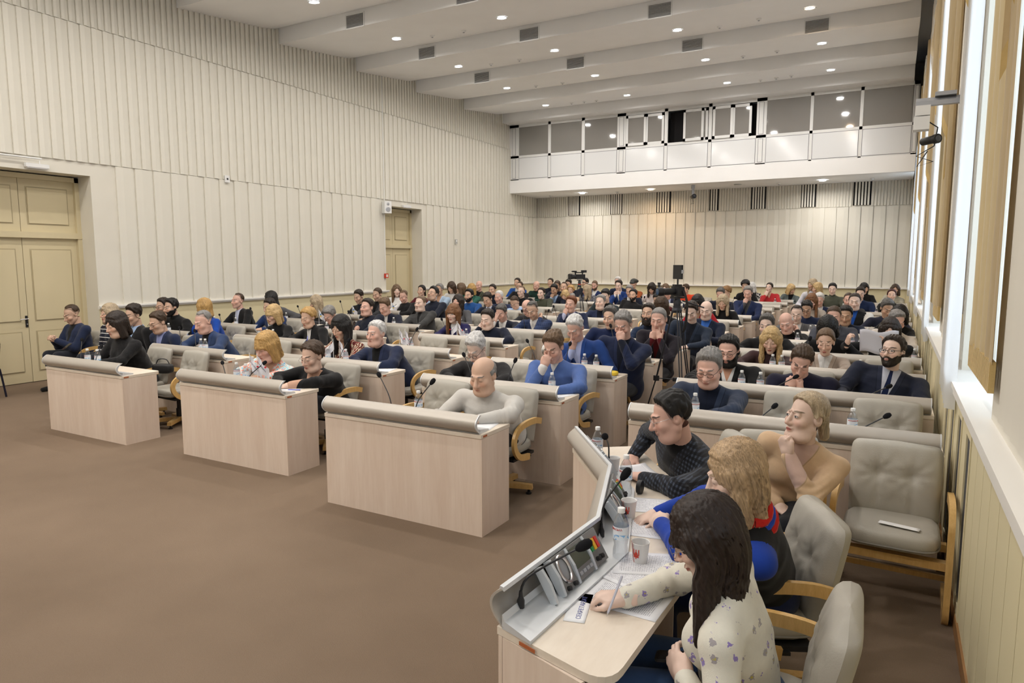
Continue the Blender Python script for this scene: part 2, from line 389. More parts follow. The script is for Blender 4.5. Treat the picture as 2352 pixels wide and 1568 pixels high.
# ================================================================== ceiling fittings
LX = [-9.87, -7.2, -4.32, -1.73]
def soffit(y):
    for i in range(len(STEP) - 1):
        if STEP[i] <= y < STEP[i + 1]:
            q = (y - STEP[i]) / 2.457; return 6.75 + .33 * (q * .8 + .2 * max(0, (q - .8) / .2) ** 2)
    return 6.75
M_LED = mat('led_disc', (1, 1, 1), .5, emit=(.93, .96, 1.0), es=22.0); M_LEDW = mat('led_disc_warm', (1, 1, 1), .5, emit=(1.0, .80, .6), es=18.0)
rm = MB(); rm.lathe([(.088, 0), (.115, -.004), (.12, -.012), (.105, -.018), (.09, -.012)], 20); rm.f = rm.f[:-2]; rm.mi = rm.mi[:-2]; rm = rm.mesh('trim_ring', M_WHITEP)
lm_ = {}
for k_, mm in (('c', M_LED), ('w', M_LEDW)): q = MB(); q.lathe([(.088, -.004), (.085, -.010)], 20); lm_[k_] = q.mesh('diffuser', mm)
def lamp(x, y, z, warm, label, tilt=0.0, power=LAMP_W):
    t = thing('downlight', label, 'ceiling light', (x, y, z), 0, 'round recessed ceiling downlights')
    t.rotation_euler = (tilt, 0, 0)
    link('trim_ring', rm, t); link('diffuser', lm_['w' if warm else 'c'], t)
    ld = bpy.data.lights.new('lamp_light', 'AREA'); ld.shape = 'DISK'; ld.size = .17; ld.energy = power; ld.color = (1.0, .70, .44) if warm else (1.0, .945, .88); ld.spread = R_(165)
    lo = bpy.data.objects.new('lamp_light', ld); COL.objects.link(lo); lo.parent = t; lo.location = (0, 0, -.03)
ordn = ['first', 'second', 'third', 'fourth', 'fifth', 'sixth', 'seventh', 'eighth', 'ninth']
colw = ['nearest the fluted left wall', 'second line from the fluted left wall', 'second line from the windows', 'nearest the curtained windows']
for j, x in enumerate(LX):
    for i in range(1, 11):
        y = STEP[i] + 1.31; k = 10 - i
        warm = (j == 3 and abs(y - 14.92) < .5)
        lab = ('warm glowing' if warm else 'white') + ' downlight, %s from the gallery in the line %s' % (ordn[min(k, 8)], colw[j])
        if y < 7: lab = 'white downlight over the open front floor, %s row, %s' % (ordn[i - 1], colw[j])
        lamp(x, y, soffit(y) - .004, warm, lab, math.atan(.33 * .8 / 2.457), LAMP_W * (1.9 if y < 2 else (1.25 if y < 7 else 1)) * (.3 if j == 3 and y < 7 else 1))
for (x, warm, lab) in [(-9.73, 0, 'white downlight under the gallery, left one'), (-7.26, 1, 'warm downlight under the gallery glowing on the back wall'), (-4.46, 2, 'unlit downlight under the gallery in the middle'), (-2.03, 0, 'white downlight under the gallery, right one')]:
    if warm == 2:
        t = thing('downlight', lab, 'ceiling light', (x, 22.45, 4.399), 0, 'round recessed ceiling downlights'); link('trim_ring', rm, t); q = MB(); q.lathe([(.088, -.004), (.085, -.010)], 20); q.build('diffuser', M_WHITEP, t)
    else: lamp(x, 22.45, 4.399, warm, lab, 0, 16 if warm else 20)
# vents in the risers
vf = MB(); vf.box(-.25, .25, -.012, 0, -.145, -.12); vf.box(-.25, .25, -.012, 0, .12, .145); vf.box(-.25, -.225, -.012, 0, -.12, .12); vf.box(.225, .25, -.012, 0, -.12, .12); vf = vf.mesh('vent_frame', M_WHITEP, 0)
vb = MB(); vb.box(-.225, .225, -.003, 0, -.12, .12); vb = vb.mesh('vent_backing', mat('vent_dark', (.20, .20, .205), .8), 0)
vs_ = MB(); vs_.prism([(-.014, .0), (-.003, .013), (.0, .013), (-.011, .0)], -.225, .225, 0); vs_ = vs_.mesh('vent_blade', mat('vent_white', (.70, .70, .69), .5), 0)
VENT = [(i, j) for i in range(2, 10) for j in range(4)]
for i, j in [(7, 0), (8, 0), (9, 0), (7, 1), (8, 1), (9, 1), (8, 2), (9, 2), (9, 3)]:
    lab = 'slatted air vent in the ceiling step, %s step from the gallery, %s' % (ordn[10 - i], ['by the left wall', 'left of centre', 'right of centre', 'by the windows'][j])
    t = thing('air_vent', lab, 'vent', (LX[j] + (.02 if j else -.02), STEP[i] - .001, 6.88), 0, 'slatted air vents in the ceiling steps')
    link('vent_frame', vf, t); link('vent_backing', vb, t)
    for k in range(9): link('vent_blade', vs_, t, (0, -.0, -.105 + k * .025))
# smoke detectors
dm = MB(); dm.lathe([(.055, 0), (.055, -.012), (.04, -.03), (.02, -.036)], 14); dm = dm.mesh('detector_body', M_WHITEP); de = MB(); de.lathe([(.02, -.036), (.016, -.05)], 10); de = de.mesh('sensor_tip', M_GREYM)
for n_, (u, v, lab) in enumerate([(993, 82, 'small smoke detector on the ceiling, alone near the left wall'), (1065, 71, 'small smoke detector beside the second ceiling light line'), (1193, 137, 'smoke detector in the third ceiling bay, left'), (1128, 147, 'smoke detector in the third ceiling bay by the left wall'), (1231, 197, 'smoke detector in the fourth ceiling bay by the left wall'), (1292, 190, 'smoke detector in the fourth ceiling bay'), (1313, 236, 'left of three smoke detectors before the gallery'), (1342, 233, 'middle of three smoke detectors before the gallery'), (1370, 230, 'right of three smoke detectors before the gallery'), (1653, 61, 'smoke detector left of the pair near the warm light'), (1743, 43, 'smoke detector right of the pair near the warm light'), (1707, 129, 'smoke detector under the third riser, left'), (1785, 117, 'smoke detector under the third riser, right'), (1747, 183, 'left of three smoke detectors above the gallery panes'), (1783, 178, 'middle of three smoke detectors above the gallery panes'), (1818, 173, 'right of three smoke detectors above the gallery panes')]):
    p = onz(u, v, 6.9); z = soffit(p[1]); p = onz(u, v, z)
    t = thing('smoke_detector', lab, 'smoke detector', (p[0], p[1], soffit(p[1])), 0, 'small white smoke detectors'); link('detector_body', dm, t); link('sensor_tip', de, t)
for u, v, lab in [(1265, 448, 'smoke detector under the gallery, far left'), (1417, 439, 'smoke detector under the gallery, left of the warm light'), (1789, 419, 'smoke detector under the gallery, right of centre'), (2003, 408, 'smoke detector under the gallery, far right')]:
    p = onz(u, v, 4.42); t = thing('smoke_detector', lab, 'smoke detector', (p[0], min(p[1], 23.3), 4.399), 0, 'small white smoke detectors'); link('detector_body', dm, t); link('sensor_tip', de, t)
# wall fittings on the left wall
def emerg(y, z, lab):
    t = thing('emergency_light', lab, 'emergency light', (XL + .03, y, z))
    b = MB(); b.box(0, .06, -.17, .17, -.03, .03); b.build('housing', M_WHITEP, t); b = MB(); b.box(.01, .05, -.15, .15, -.045, -.03); b.build('tube_cover', mat('tube', (.9, .9, .92), .3), t)
    b = MB(); b.tube([(.02, .05, .03), (.02, .05, .09)], .008); b.build('conduit', M_WHITEP, t)
p = onx(80, 381, XL); emerg(p[1], p[2], 'white emergency light tube above the near cream door')
p = onx(930, 474, XL); emerg(p[1], p[2], 'small emergency light above the far cream door')
p = onx(883, 475, XL); t = thing('wall_speaker', 'small white loudspeaker on the wall beside the far door', 'speaker', (XL + .05, p[1] - .03, p[2] - .02), R_(-25))
b = MB(); b.box(0, .18, -.10, .10, -.16, .16); b.build('cabinet', M_WHITEP, t); b = MB(); b.lathe([(.07, .18), (.06, .186), (.03, .182)], 18, (0, 0, -.06), 'x'); b.build('woofer', M_GREYM, t); b = MB(); b.lathe([(.04, .18), (.03, .186), (.01, .184)], 14, (0, 0, .08), 'x'); b.build('tweeter', M_GREYM, t); b = MB(); b.tube([(-.05, 0, 0), (0, 0, 0)], .02); b.build('bracket', M_WHITEP, t)
p = onx(885, 633, XL); t = thing('fire_call_point', 'red fire alarm call point on the wall edge beside the far door', 'alarm', (XL + .01, p[1], p[2]))
MB().box(0, .05, -.06, .06, -.06, .06).build('box', M_RED, t, smooth=0); MB().box(.05, .054, -.035, .035, -.035, .035).build('glass', mat('glass_white', (.8, .78, .76), .2), t, smooth=0)
p = onx(521, 411, XL + .05); t = thing('wall_socket', 'small white fitting high on the fluted left wall', 'wall fitting', (XL + .05, p[1], p[2])); MB().box(0, .02, -.055, .055, -.07, .07).build('plate', M_WHITEP, t, smooth=0); b = MB(); b.lathe([(.02, .02), (.02, .026)], 12, (0, 0, 0), 'x'); b.build('knob', M_BLACK, t)
p = onx(1047, 555, XL + .05); t = thing('thermostat', 'small grey control box on the left wall past the far door', 'wall fitting', (XL + .05, p[1], p[2])); MB().box(0, .03, -.05, .05, -.07, .07).build('plate', mat('grey_plastic', (.45, .45, .43), .5), t, smooth=0); MB().box(.03, .034, -.03, .03, .0, .05).build('window', M_WHITEP, t, smooth=0)
b = MB(); b.tube([(XL + .055, 14.55, 1.7), (XL + .055, 14.55, 6.9)], .009, 6); tag(b.build('wall_conduit', M_WHITEP), 'thin pale conduit running up the left wall beside the far door', 'conduit')
b = MB(); b.tube([(XL + .06, 4.9, 3.64), (XL + .06, 6.1, 3.64)], .014, 6); tag(b.build('cable_duct', M_WHITEP), 'white cable duct above the near cream door', 'conduit')
# surveillance cameras
def dome_cam(root, M=M_BLACK):
    b = MB(); b.lathe([(.055, -.16), (.06, -.15), (.06, .10), (.05, .12)], 16, (0, 0, 0), 'y'); b.build('camera_body', M, root)
    b = MB(); b.lathe([(.07, -.20), (.072, -.19), (.07, -.13), (.055, -.12)], 16, (0, 0, 0), 'y'); b.build('lens_hood', M, root)
    b = MB(); b.lathe([(.045, -.203), (.03, -.21), (.01, -.213)], 16, (0, 0, 0), 'y'); b.build('lens', mat('lens_glass', (.01, .02, .04), .05, spec=1), root)
p = onz(1592, 425, 4.42)
t = thing('ceiling_camera', 'black camera hanging on a grey arm below the gallery', 'camera', (p[0], p[1], 4.06), R_(28)); dome_cam(t)
b = MB(); b.box(-.05, .05, -.05, .05, .26, .36); b.box(-.035, .035, -.035, .035, .05, .26); b.build('arm', M_GREYM, t); b = MB(); b.tube([(.0, .1, -.03), (.04, .12, -.15), (-.03, .12, -.22), (.06, .1, -.2)], .006, 6); b.build('cable', M_BLACK, t)
t = thing('wall_camera', 'black camera on a white bracket arm fixed to the window wall', 'camera', (.20, 7.7, 3.14), R_(38)); t.scale = (.62, .62, .62); dome_cam(t)
t2 = thing('camera_bracket', 'long grey bracket arm carrying the camera on the window wall', 'bracket', (.45, 7.65, 3.5))
b = MB(); b.prism([(-.03, -.05), (.03, -.05), (.03, .03), (-.03, -.01)], -.37, 0, 0); b.build('arm', M_GREYM, t2); MB().box(-.02, .0, -.09, .09, -.12, .1).build('wall_plate', M_GREYM, t2, smooth=0)
MB().box(-.22, -.05, -.035, .035, .03, .065).build('tray', M_GREYM, t2, smooth=0)
b = MB(); b.box(-.37, -.25, -.06, .06, -.14, -.05); b.box(-.38, -.25, -.065, .065, -.27, -.15); b.build('pan_head', M_WHITEP, t2); b = MB(); b.tube([(-.25, 0, -.2), (-.18, .02, -.25), (-.2, 0, -.42), (-.34, .03, -.5), (-.2, .02, -.56), (-.33, .0, -.6), (-.25, .02, -.46)], .006, 6); b.build('cable', M_BLACK, t2)
# ================================================================== curtains on the window wall
def m_sheer():
    m = bpy.data.materials.new('sheer_voile'); m.use_nodes = True; t = NT(m)
    tr = t.n('ShaderNodeBsdfTransparent'); tl = t.n('ShaderNodeBsdfTranslucent'); df = t.n('ShaderNodeBsdfDiffuse')
    tl.inputs[0].default_value = (.86, .88, .9, 1); df.inputs[0].default_value = (.80, .80, .80, 1)
    a = t.n('ShaderNodeMixShader'); a.inputs[0].default_value = .45; t.l(tl.outputs[0], a.inputs[1]); t.l(df.outputs[0], a.inputs[2])
    b = t.n('ShaderNodeMixShader'); b.inputs[0].default_value = .88; t.l(tr.outputs[0], b.inputs[1]); t.l(a.outputs[0], b.inputs[2])
    t.l(b.outputs[0], t.t.nodes['Material Output'].inputs[0]); return m
def m_drape():
    m = bpy.data.materials.new('tan_drape'); m.use_nodes = True; t = NT(m); b = t.b
    b.inputs['Base Color'].default_value = (.50, .36, .17, 1); b.inputs['Roughness'].default_value = .6; b.inputs['Sheen Weight'].default_value = .3
    g = t.coord(); n = t.noise(t.mapping(g, (1, 1, .15)), 40, 3); t.base(t.mix(n, (.46, .34, .17), (.60, .46, .25)))
    tl = t.n('ShaderNodeBsdfTranslucent'); tl.inputs[0].default_value = (.55, .40, .2, 1); mx = t.n('ShaderNodeMixShader'); mx.inputs[0].default_value = .22
    t.l(b.outputs[0], mx.inputs[1]); t.l(tl.outputs[0], mx.inputs[2]); t.l(mx.outputs[0], t.t.nodes['Material Output'].inputs[0]); return m
SHEER = m_sheer(); DRAPE = m_drape(); FRINGE = m_fabric('gold_fringe', (.58, .42, .18), .8, 300)
def cloth(y0, y1, ztop, zbot, x0, amp, waves, gather=0.0, ph=0.0, n=None, m=14, slant=0.0):
    n = n or max(10, int(waves * 8)); b = MB()
    def fn(s, q):
        z = zbot + (ztop - zbot) * q + slant * (s - .5) * (1 - q)
        yy = y0 + (y1 - y0) * s; yc = (y0 + y1) / 2; yy = yc + (yy - yc) * (1 - gather * math.sin(PI * min(1, q * 1.15)) ** 2)
        a = amp * (.75 + .35 * math.sin(3 * s + 2 * q + ph)); return (x0 + a * math.sin(2 * PI * waves * s + ph + .6 * math.sin(2.3 * q + ph)), yy, z)
    b.grid(fn, n, m); return b
wname = ['behind the camera', 'beside the camera', 'nearest to the front desk', 'second from the front', 'third from the front', 'fourth from the front', 'at the far corner']
for i, (a, c) in enumerate(WIN):
    if i < 1: continue
    nm = wname[i]; g = 'curtains on the window wall'
    t = thing('sheer_curtain', 'long white sheer curtain, far half of the window ' + nm, 'curtain', (0, 0, 0), 0, g)
    cloth(c - .62, c + .55, 6.5, 1.06, .36 if i > 1 else .43, .035, 7, .12, i).build('voile', SHEER, t); MB().box(.325, .40, c - .62, c + .55, 6.46, 6.5).build('curtain_tape', M_TRIM, t, smooth=0)
    t = thing('sheer_curtain', 'short white sheer curtain, near half of the window ' + nm, 'curtain', (0, 0, 0), 0, g)
    cloth(a - .05, a + .62, 6.5, 1.28, .52, .03, 5, .1, i + 1, slant=.12).build('voile', SHEER, t); MB().box(.49, .55, a - .05, a + .62, 6.46, 6.5).build('curtain_tape', M_TRIM, t, smooth=0)
    # tan drapes left and right of the opening, fringed
    for (y0, y1, zb, tx, x0) in ((a - .36, a + .62, 1.55, 'near', .40), (c + .10, c + .5, 1.62, 'far', .435)):
        t = thing('drape', 'tan drape with gold fringe, %s side of the window %s' % (tx, nm), 'curtain', (0, 0, 0), 0, 'tan drapes on the window wall')
        cloth(y0, y1, 6.5, zb, x0, .028, 5 if tx == 'near' else 3.5, .08, i * 2 + (tx == 'far')).build('cloth', DRAPE, t)
        f = MB(); k = 22
        for j in range(k):
            yy = y0 + (y1 - y0) * (j + .2) / k; f.box(x0 - .012, x0 + .012, yy, yy + (y1 - y0) / k * .7, zb - .13, zb + .01)
        f.build('fringe', FRINGE, t, smooth=0)
    t = thing('valance', 'tan swagged valance with fringe above the window ' + nm, 'valance', (0, 0, 0), 0, 'tan swagged valances')
    def swag(s, q, a=a, c=c):
        y = a - .1 + (c - a + .2) * s; dep = .75 + .75 * math.sin(PI * s); z = 6.55 - dep * q
        return (.40 - .06 * math.sin(q * 17 + 3 * s) * (.3 + q) - .04 * math.sin(PI * s), y, z)
    b = MB(); b.grid(swag, 24, 26); b.build('swag', DRAPE, t)
    for (yj, sg, zb) in ((c + .2, 1, 3.55), (a + .02, -1, 2.95)):       # cascading jabots
        def jab(s, q, yj=yj, sg=sg, zb=zb):
            zl = 6.5 - (6.5 - zb) * (.35 + .65 * s); z = 6.5 + (zl - 6.5) * q
            return (.385 - .05 * math.sin(s * 6 * PI) - .02 * s, yj + sg * (.30 * (s - .5)) + .05 * math.sin(s * 6 * PI + 1.2), z)
        b = MB(); b.grid(jab, 40, 12); b.build('jabot', DRAPE, t)
        f = MB(); P = [jab(s / 40, 1) for s in range(41)]
        for (p, q) in zip(P[:-1], P[1:]): f.add([p, q, (q[0], q[1], q[2] - .13), (p[0], p[1], p[2] - .13)], [(0, 1, 2, 3)])
        f.build('fringe', FRINGE, t, smooth=0)
    MB().box(.36, .45, a - .3, c + .6, 6.5, 6.58).build('pelmet_rail', M_TRIM, t, smooth=0)
# ================================================================== chairs
def back_mesh():
    b = MB(); NU, NV = 34, 30; hw = .252; z0, z1 = .435, .895
    def pt(u, v, side):
        vv = 2 * v - 1; w_ = hw * (1 - abs(max(vv, -.2) if vv > 0 else vv * .9) ** 9) ** (1 / 7) if vv > 0 else hw * (.97 + .03 * (1 + vv))
        x = u * w_; z = z0 + (z1 - z0) * v
        e = max(0, 1 - abs(u) ** 7) ** .45 * max(0, 1 - abs(vv) ** 12) ** .45; yb = .185 + .095 * v
        if side: return (x, yb + .05 * e, z)
        y = yb - .062 * e * (1 + .18 * math.cos(PI * vv * .8))
        for xt in (-.095, .095):
            dx, dz = x - xt, z - .71; d = math.hypot(dx, dz); th = math.atan2(dz, dx)
            y += .026 * math.exp(-(d / .042) ** 2) + .0045 * math.sin(9 * th + 1) * math.exp(-(d / .12) ** 2) * min(1, d / .02)
            if z < .71: y += .009 * math.exp(-(dx / .010) ** 2) * min(1, (.71 - z) / .03)
        if abs(x) < .095: y += .009 * math.exp(-((z - .70) / .010) ** 2)
        return (x, y, z)
    for sd in (0, 1):
        vs = [pt(2 * i / NU - 1, j / NV, sd) for i in range(NU + 1) for j in range(NV + 1)]; k = NV + 1
        fs = [(i * k + j, (i + 1) * k + j, (i + 1) * k + j + 1, i * k + j + 1) for i in range(NU) for j in range(NV)]
        if sd: fs = [tuple(reversed(q)) for q in fs]
        b.add(vs, fs)
    return b.mesh('backrest', M_CHAIR, 60)
def cushion(cx, cy, cz, hx, hy, hz, p=4.5, n=26, m=10, dish=.008):
    b = MB(); vs = []; fs = []
    for i in range(m + 1):
        ph = -PI / 2 + PI * i / m; c_, s_ = abs(math.cos(ph)) ** .38, math.copysign(abs(math.sin(ph)) ** .6, math.sin(ph))
        for j in range(n):
            a = 2 * PI * j / n; ca, sa = math.cos(a), math.sin(a)
            r = (abs(ca) ** p + abs(sa) ** p) ** (-1 / p)
            x, y = hx * r * ca * c_, hy * r * sa * c_
            vs.append((cx + x, cy + y, cz + hz * s_ - (dish if s_ > .8 else 0) * (1 - c_)))
    for i in range(m):
        for j in range(n): a, q = i * n + j, i * n + (j + 1) % n; fs.append((a, q, q + n, a + n))
    b.add(vs, fs); return b
CH = {}
CH['backrest'] = back_mesh()
CH['seat'] = cushion(0, -.03, .43, .252, .245, .058).mesh('seat', M_CHAIR, 60)
q = MB(); q.tube([(.25 * math.cos(a) * (abs(math.cos(a)) ** 4.5 + abs(math.sin(a)) ** 4.5) ** (-1 / 4.5), -.03 + .243 * math.sin(a) * (abs(math.cos(a)) ** 4.5 + abs(math.sin(a)) ** 4.5) ** (-1 / 4.5), .408) for a in [2 * PI * i / 40 for i in range(41)]], .006, 5); CH['piping'] = q.mesh('piping', M_SEAM)
def smooth_path(pts, n=4):
    P = [np.array(p, float) for p in pts]; out = []
    for i in range(len(P) - 1):
        p0, p1, p2, p3 = P[max(i - 1, 0)], P[i], P[i + 1], P[min(i + 2, len(P) - 1)]
        for k in range(n):
            t = k / n; out.append(.5 * ((2 * p1) + (-p0 + p2) * t + (2 * p0 - 5 * p1 + 4 * p2 - p3) * t * t + (-p0 + 3 * p1 - 3 * p2 + p3) * t ** 3))
    out.append(P[-1]); return out
for sg, k in ((-1, 'armr'), (1, 'arml')):
    b = MB(); b.strip(smooth_path([(sg * .285, .02, .355), (sg * .285, -.14, .385), (sg * .285, -.225, .47), (sg * .285, -.225, .56), (sg * .285, -.15, .625), (sg * .285, -.02, .648), (sg * .285, .13, .645), (sg * .285, .235, .62)]), .052, .026, up=(1, 0, 0)); CH[k] = b.mesh('armrest', M_BEECH, 50)
    b = MB(); b.strip(smooth_path([(sg * .295, .24, .028), (sg * .295, -.14, .02), (sg * .295, -.215, .05), (sg * .295, -.235, .15), (sg * .295, -.235, .50), (sg * .295, -.215, .59), (sg * .295, -.13, .635), (sg * .295, .05, .632), (sg * .295, .23, .60)]), .058, .032, up=(1, 0, 0)); CH[k + 's'] = b.mesh('frame_loop', M_BEECH, 50)
b = MB(); b.box(-.26, .26, -.2, .16, .35, .374); b.box(-.285, .285, -.04, .06, .345, .36); CH['plate'] = b.mesh('seat_plate', M_BLACK, 0)
b = MB(); b.lathe([(.035, .06), (.035, .2), (.025, .2), (.025, .35)], 12); b.lathe([(.055, .05), (.055, .09)], 12); CH['col'] = b.mesh('column', M_BLACK)
b = MB(); b.prism([(.03, .055), (.20, .055), (.295, .05), (.305, .058), (.30, .088), (.2, .096), (.03, .105)], -.03, .03, 1)
b = MB(); b.add([(.03, -.03, .05), (.30, -.026, .045), (.30, .026, .045), (.03, .03, .05), (.03, -.03, .1), (.295, -.024, .085), (.295, .024, .085), (.03, .03, .1)], [(0, 3, 2, 1), (4, 5, 6, 7), (0, 1, 5, 4), (1, 2, 6, 5), (2, 3, 7, 6), (3, 0, 4, 7)]); CH['leg'] = b.mesh('base_leg', M_BEECH, 0)
b = MB(); b.lathe([(.024, 0), (.027, .012), (.012, .02), (.012, .05)], 10, (.265, 0, 0)); CH['glide'] = b.mesh('glide', M_BLACK)
b = MB(); b.box(-.29, .29, -.2, -.14, .30, .345); b.box(-.29, .29, .1, .15, .3, .345); b.box(-.29, .29, -.02, .0, .17, .2); CH['rails'] = b.mesh('cross_rail', M_BEECH, 0)
def make_chair(kind):
    t = link('conference_chair', None)
    s_ = link('seat', CH['seat'], t); link('piping', CH['piping'], s_); link('backrest', CH['backrest'], t)
    if kind == 'swivel':
        link('armrest', CH['armr'], t); link('armrest', CH['arml'], t); link('seat_plate', CH['plate'], t); link('column', CH['col'], t)
        for k in range(5):
            l = link('base_leg', CH['leg'], t, None, PI / 2 + k * 2 * PI / 5); link('glide', CH['glide'], l)
    else:
        link('frame_loop', CH['armrs'], t); link('frame_loop', CH['armls'], t); link('cross_rail', CH['rails'], t)
    return t
PROTO = {}
def chair(x, y, rz, label, group, kind='swivel'):
    if kind not in PROTO: PROTO[kind] = make_chair(kind); o = PROTO[kind]; o.location = (x, y, 0); o.rotation_euler = (0, 0, rz)
    else: o = dup(PROTO[kind], (x, y, 0), rz)
    tag(o, label, 'chair', group); return o

# ================================================================== desks
ROW = {'Z': lambda i: 4.26 + 1.335 * i, 'A': lambda i: 4.33 + 1.345 * i, 'B': lambda i: 4.42 + 1.37 * i, 'C': lambda i: 4.08 + 1.335 * i, 'D': lambda i: 5.05 + 1.335 * (i - 1)}
CX_ = {'Z': (-11.25, -9.75), 'A': (-8.80, -7.28), 'B': (-6.42, -4.88), 'C': (-4.05, -2.53), 'D': (-1.77, .34)}
DT = .765
HOOD_SEC = [(.012 + -.055 * (1 - ((z - .838) / .067) ** 2) , z) for z in [.771 + .134 * k / 10 for k in range(11)]]
DM = {}
def desk_parts(wd):
    if wd in DM: return DM[wd]
    p = {}
    p['front'] = MB().box(0, wd, 0, .018, .0, .735).mesh('front_panel', M_DESK, 0)
    p['side'] = MB().box(-.009, .009, .018, .40, 0, .735).mesh('side_panel', M_DESK, 0)
    r = .05; o = [(0, -.006), (wd, -.006)] + [(wd - r + r * math.cos(a), .45 - r + r * math.sin(a)) for a in [PI / 2 * k / 5 for k in range(6)]] + [(r - r * math.sin(a), .45 - r + r * math.cos(a)) for a in [PI / 2 * k / 5 for k in range(6)]]
    p['top'] = MB().prism(o, .737, DT, 2).mesh('desktop', M_DTOP, 0)
    sec = HOOD_SEC + [(y + .012, z) for y, z in reversed(HOOD_SEC)]
    b = MB(); b.prism(list(reversed(sec)), .012, wd - .03, 0); p['hood'] = b.mesh('hood', M_HOOD, 45)
    b = MB()
    for x in (.008, wd - .030): b.prism([(y - .004, z) for y, z in reversed(HOOD_SEC)] + [(y + .018, z) for y, z in HOOD_SEC], x, x + .008, 0)
    b.box(.012, wd - .03, .02, .15, DT, DT + .014); b.prism([(.03, DT + .014), (.15, DT + .014), (.03, DT + .03)], .012, wd - .03, 0); p['foot'] = b.mesh('hood_foot', M_HOODE, 0)
    p['plate'] = MB().box(wd, wd + .002, .02, .075, .742, .756).mesh('name_sticker', M_STICK, 0)
    DM[wd] = p; return p
def desk(x, y, wd, label, group):
    p = desk_parts(round(wd, 2)); t = thing('desk', label, 'desk', (x, y, 0), 0, group)
    link('front_panel', p['front'], t); link('side_panel', p['side'], t, (.009, 0, 0)); link('side_panel', p['side'], t, (wd - .009, 0, 0)); link('desktop', p['top'], t)
    h = link('hood', p['hood'], t); link('hood_foot', p['foot'], h); link('name_sticker', p['plate'], t)
    return t
rown = ['front', 'second', 'third', 'fourth', 'fifth', 'sixth', 'seventh', 'eighth', 'ninth', 'tenth', 'eleventh', 'twelfth', 'thirteenth', 'fourteenth']
coln = {'Z': 'column along the left wall', 'A': 'second column from the left wall', 'B': 'middle column', 'C': 'column left of the window aisle', 'D': 'column along the windows'}
SEATS = {}
for c in 'ZABCD':
    x0, x1 = CX_[c]
    for i in range(14):
        y = ROW[c](i)
        if y > 22.1 or (c == 'Z' and i < 2) or (c == 'D' and i < 1): continue
        k = i - (2 if c == 'Z' else (1 if c == 'D' else 0))
        desk(x0, y, x1 - x0, 'maple desk with grey hood, %s row, %s' % (rown[k], coln[c]), 'maple desks with grey hoods')
        xs = [x0 + .39, x1 - .40] if c != 'D' else [x0 + .37, x0 + 1.07, x0 + 1.77]
        for j, x in enumerate(xs):
            pl = (['left', 'right'] if c != 'D' else ['left', 'middle', 'right'])[j]
            SEATS[(c, i, j)] = (x, y + .93)
            chair(x, y + .93, R_(random.uniform(-5, 5)), 'grey tufted armchair, %s seat, %s row, %s' % (pl, rown[k], coln[c]), 'grey tufted conference chairs')
# ---- chairs of the first row by the windows and of the curved desk
chair(.06, 4.52, R_(-2), 'empty grey armchair with beech loop frame against the window wall', 'grey tufted conference chairs', 'loop')
chair(-.60, 4.44, R_(4), 'grey armchair with beech loop frame behind the woman in beige', 'grey tufted conference chairs', 'loop')

# ================================================================== curved front desk
PV = [np.array(q) for q in [(-1.115, 1.90), (-1.075, 2.65), (-1.305, 3.39), (-1.815, 4.09)]]
def seg_n(i): d = PV[i + 1] - PV[i]; d = d / np.linalg.norm(d); return d, np.array([d[1], -d[0]])
MIT = []
for i in range(4):
    if i == 0: n_ = np.array([.96, -.30]); n_ = n_ / np.dot(n_, seg_n(0)[1])
    elif i == 3: n_ = seg_n(2)[1]
    else: a_, b_ = seg_n(i - 1)[1], seg_n(i)[1]; n_ = (a_ + b_); n_ = n_ / np.dot(n_, a_)
    MIT.append(n_)
def PC(i, d, z): q = PV[i] + MIT[i] * d; return (q[0], q[1], z)
def curved(sec, name, mats, parent, smooth=40, i0=0, i1=3):
    b = MB(); k = len(sec); vs = [PC(i, d, z) for i in range(i0, i1 + 1) for d, z in sec]; n = i1 - i0 + 1
    fs = [(i * k + j, i * k + (j + 1) % k, (i + 1) * k + (j + 1) % k, (i + 1) * k + j) for i in range(n - 1) for j in range(k)] + [tuple(reversed(range(k))), tuple(range((n - 1) * k, n * k))]
    return b.add(vs, [tuple(reversed(q)) for q in fs]).build(name, mats, parent, smooth=smooth)
cdk = thing('curved_desk', 'curved three-seat maple secretary desk with grey console hood at lower right', 'desk')
curved([(0, 0), (.018, 0), (.018, .735), (0, .735)], 'front_panel', M_DESK, cdk, 0)
bz = lambda a, c, b_: [tuple((1 - t) ** 2 * np.array(a) + 2 * t * (1 - t) * np.array(c) + t * t * np.array(b_)) for t in [k / 6 for k in range(7)]]
e0, e1, cn_ = np.array(PC(0, -.006, 0))[:2], np.array(PC(1, .43, 0))[:2], np.array([-.665, 1.775]); fA, fB = cn_ + (e0 - cn_) / np.linalg.norm(e0 - cn_) * .11, cn_ + (e1 - cn_) / np.linalg.norm(e1 - cn_) * .11
ol = [tuple(PC(i, -.006, 0)[:2]) for i in (3, 2, 1, 0)] + bz(fA, cn_, fB) + [tuple(PC(i, .43, 0)[:2]) for i in (1, 2, 3)]
MB().prism(ol, .737, DT, 2).build('desktop', M_DTOP, cdk, smooth=0)
hd = curved(HOOD_SEC + [(y + .012, z) for y, z in reversed(HOOD_SEC)], 'hood', M_HOOD, cdk, 45)
curved([(.018, DT), (.15, DT), (.15, DT + .012), (.03, DT + .03), (.018, DT + .05)], 'hood_foot', M_HOODE, hd, 0)
curved([(y, z) for y, z in HOOD_SEC[-1:]] + [(HOOD_SEC[-1][0] - .006, .905), (HOOD_SEC[-1][0] - .004, .915), (HOOD_SEC[-1][0] + .014, .915), (HOOD_SEC[-1][0] + .016, .9)], 'hood_rim', M_HOODE, hd, 0)
def flat_quad(b, pts, th=.02):   # side panel between desk ends
    return b
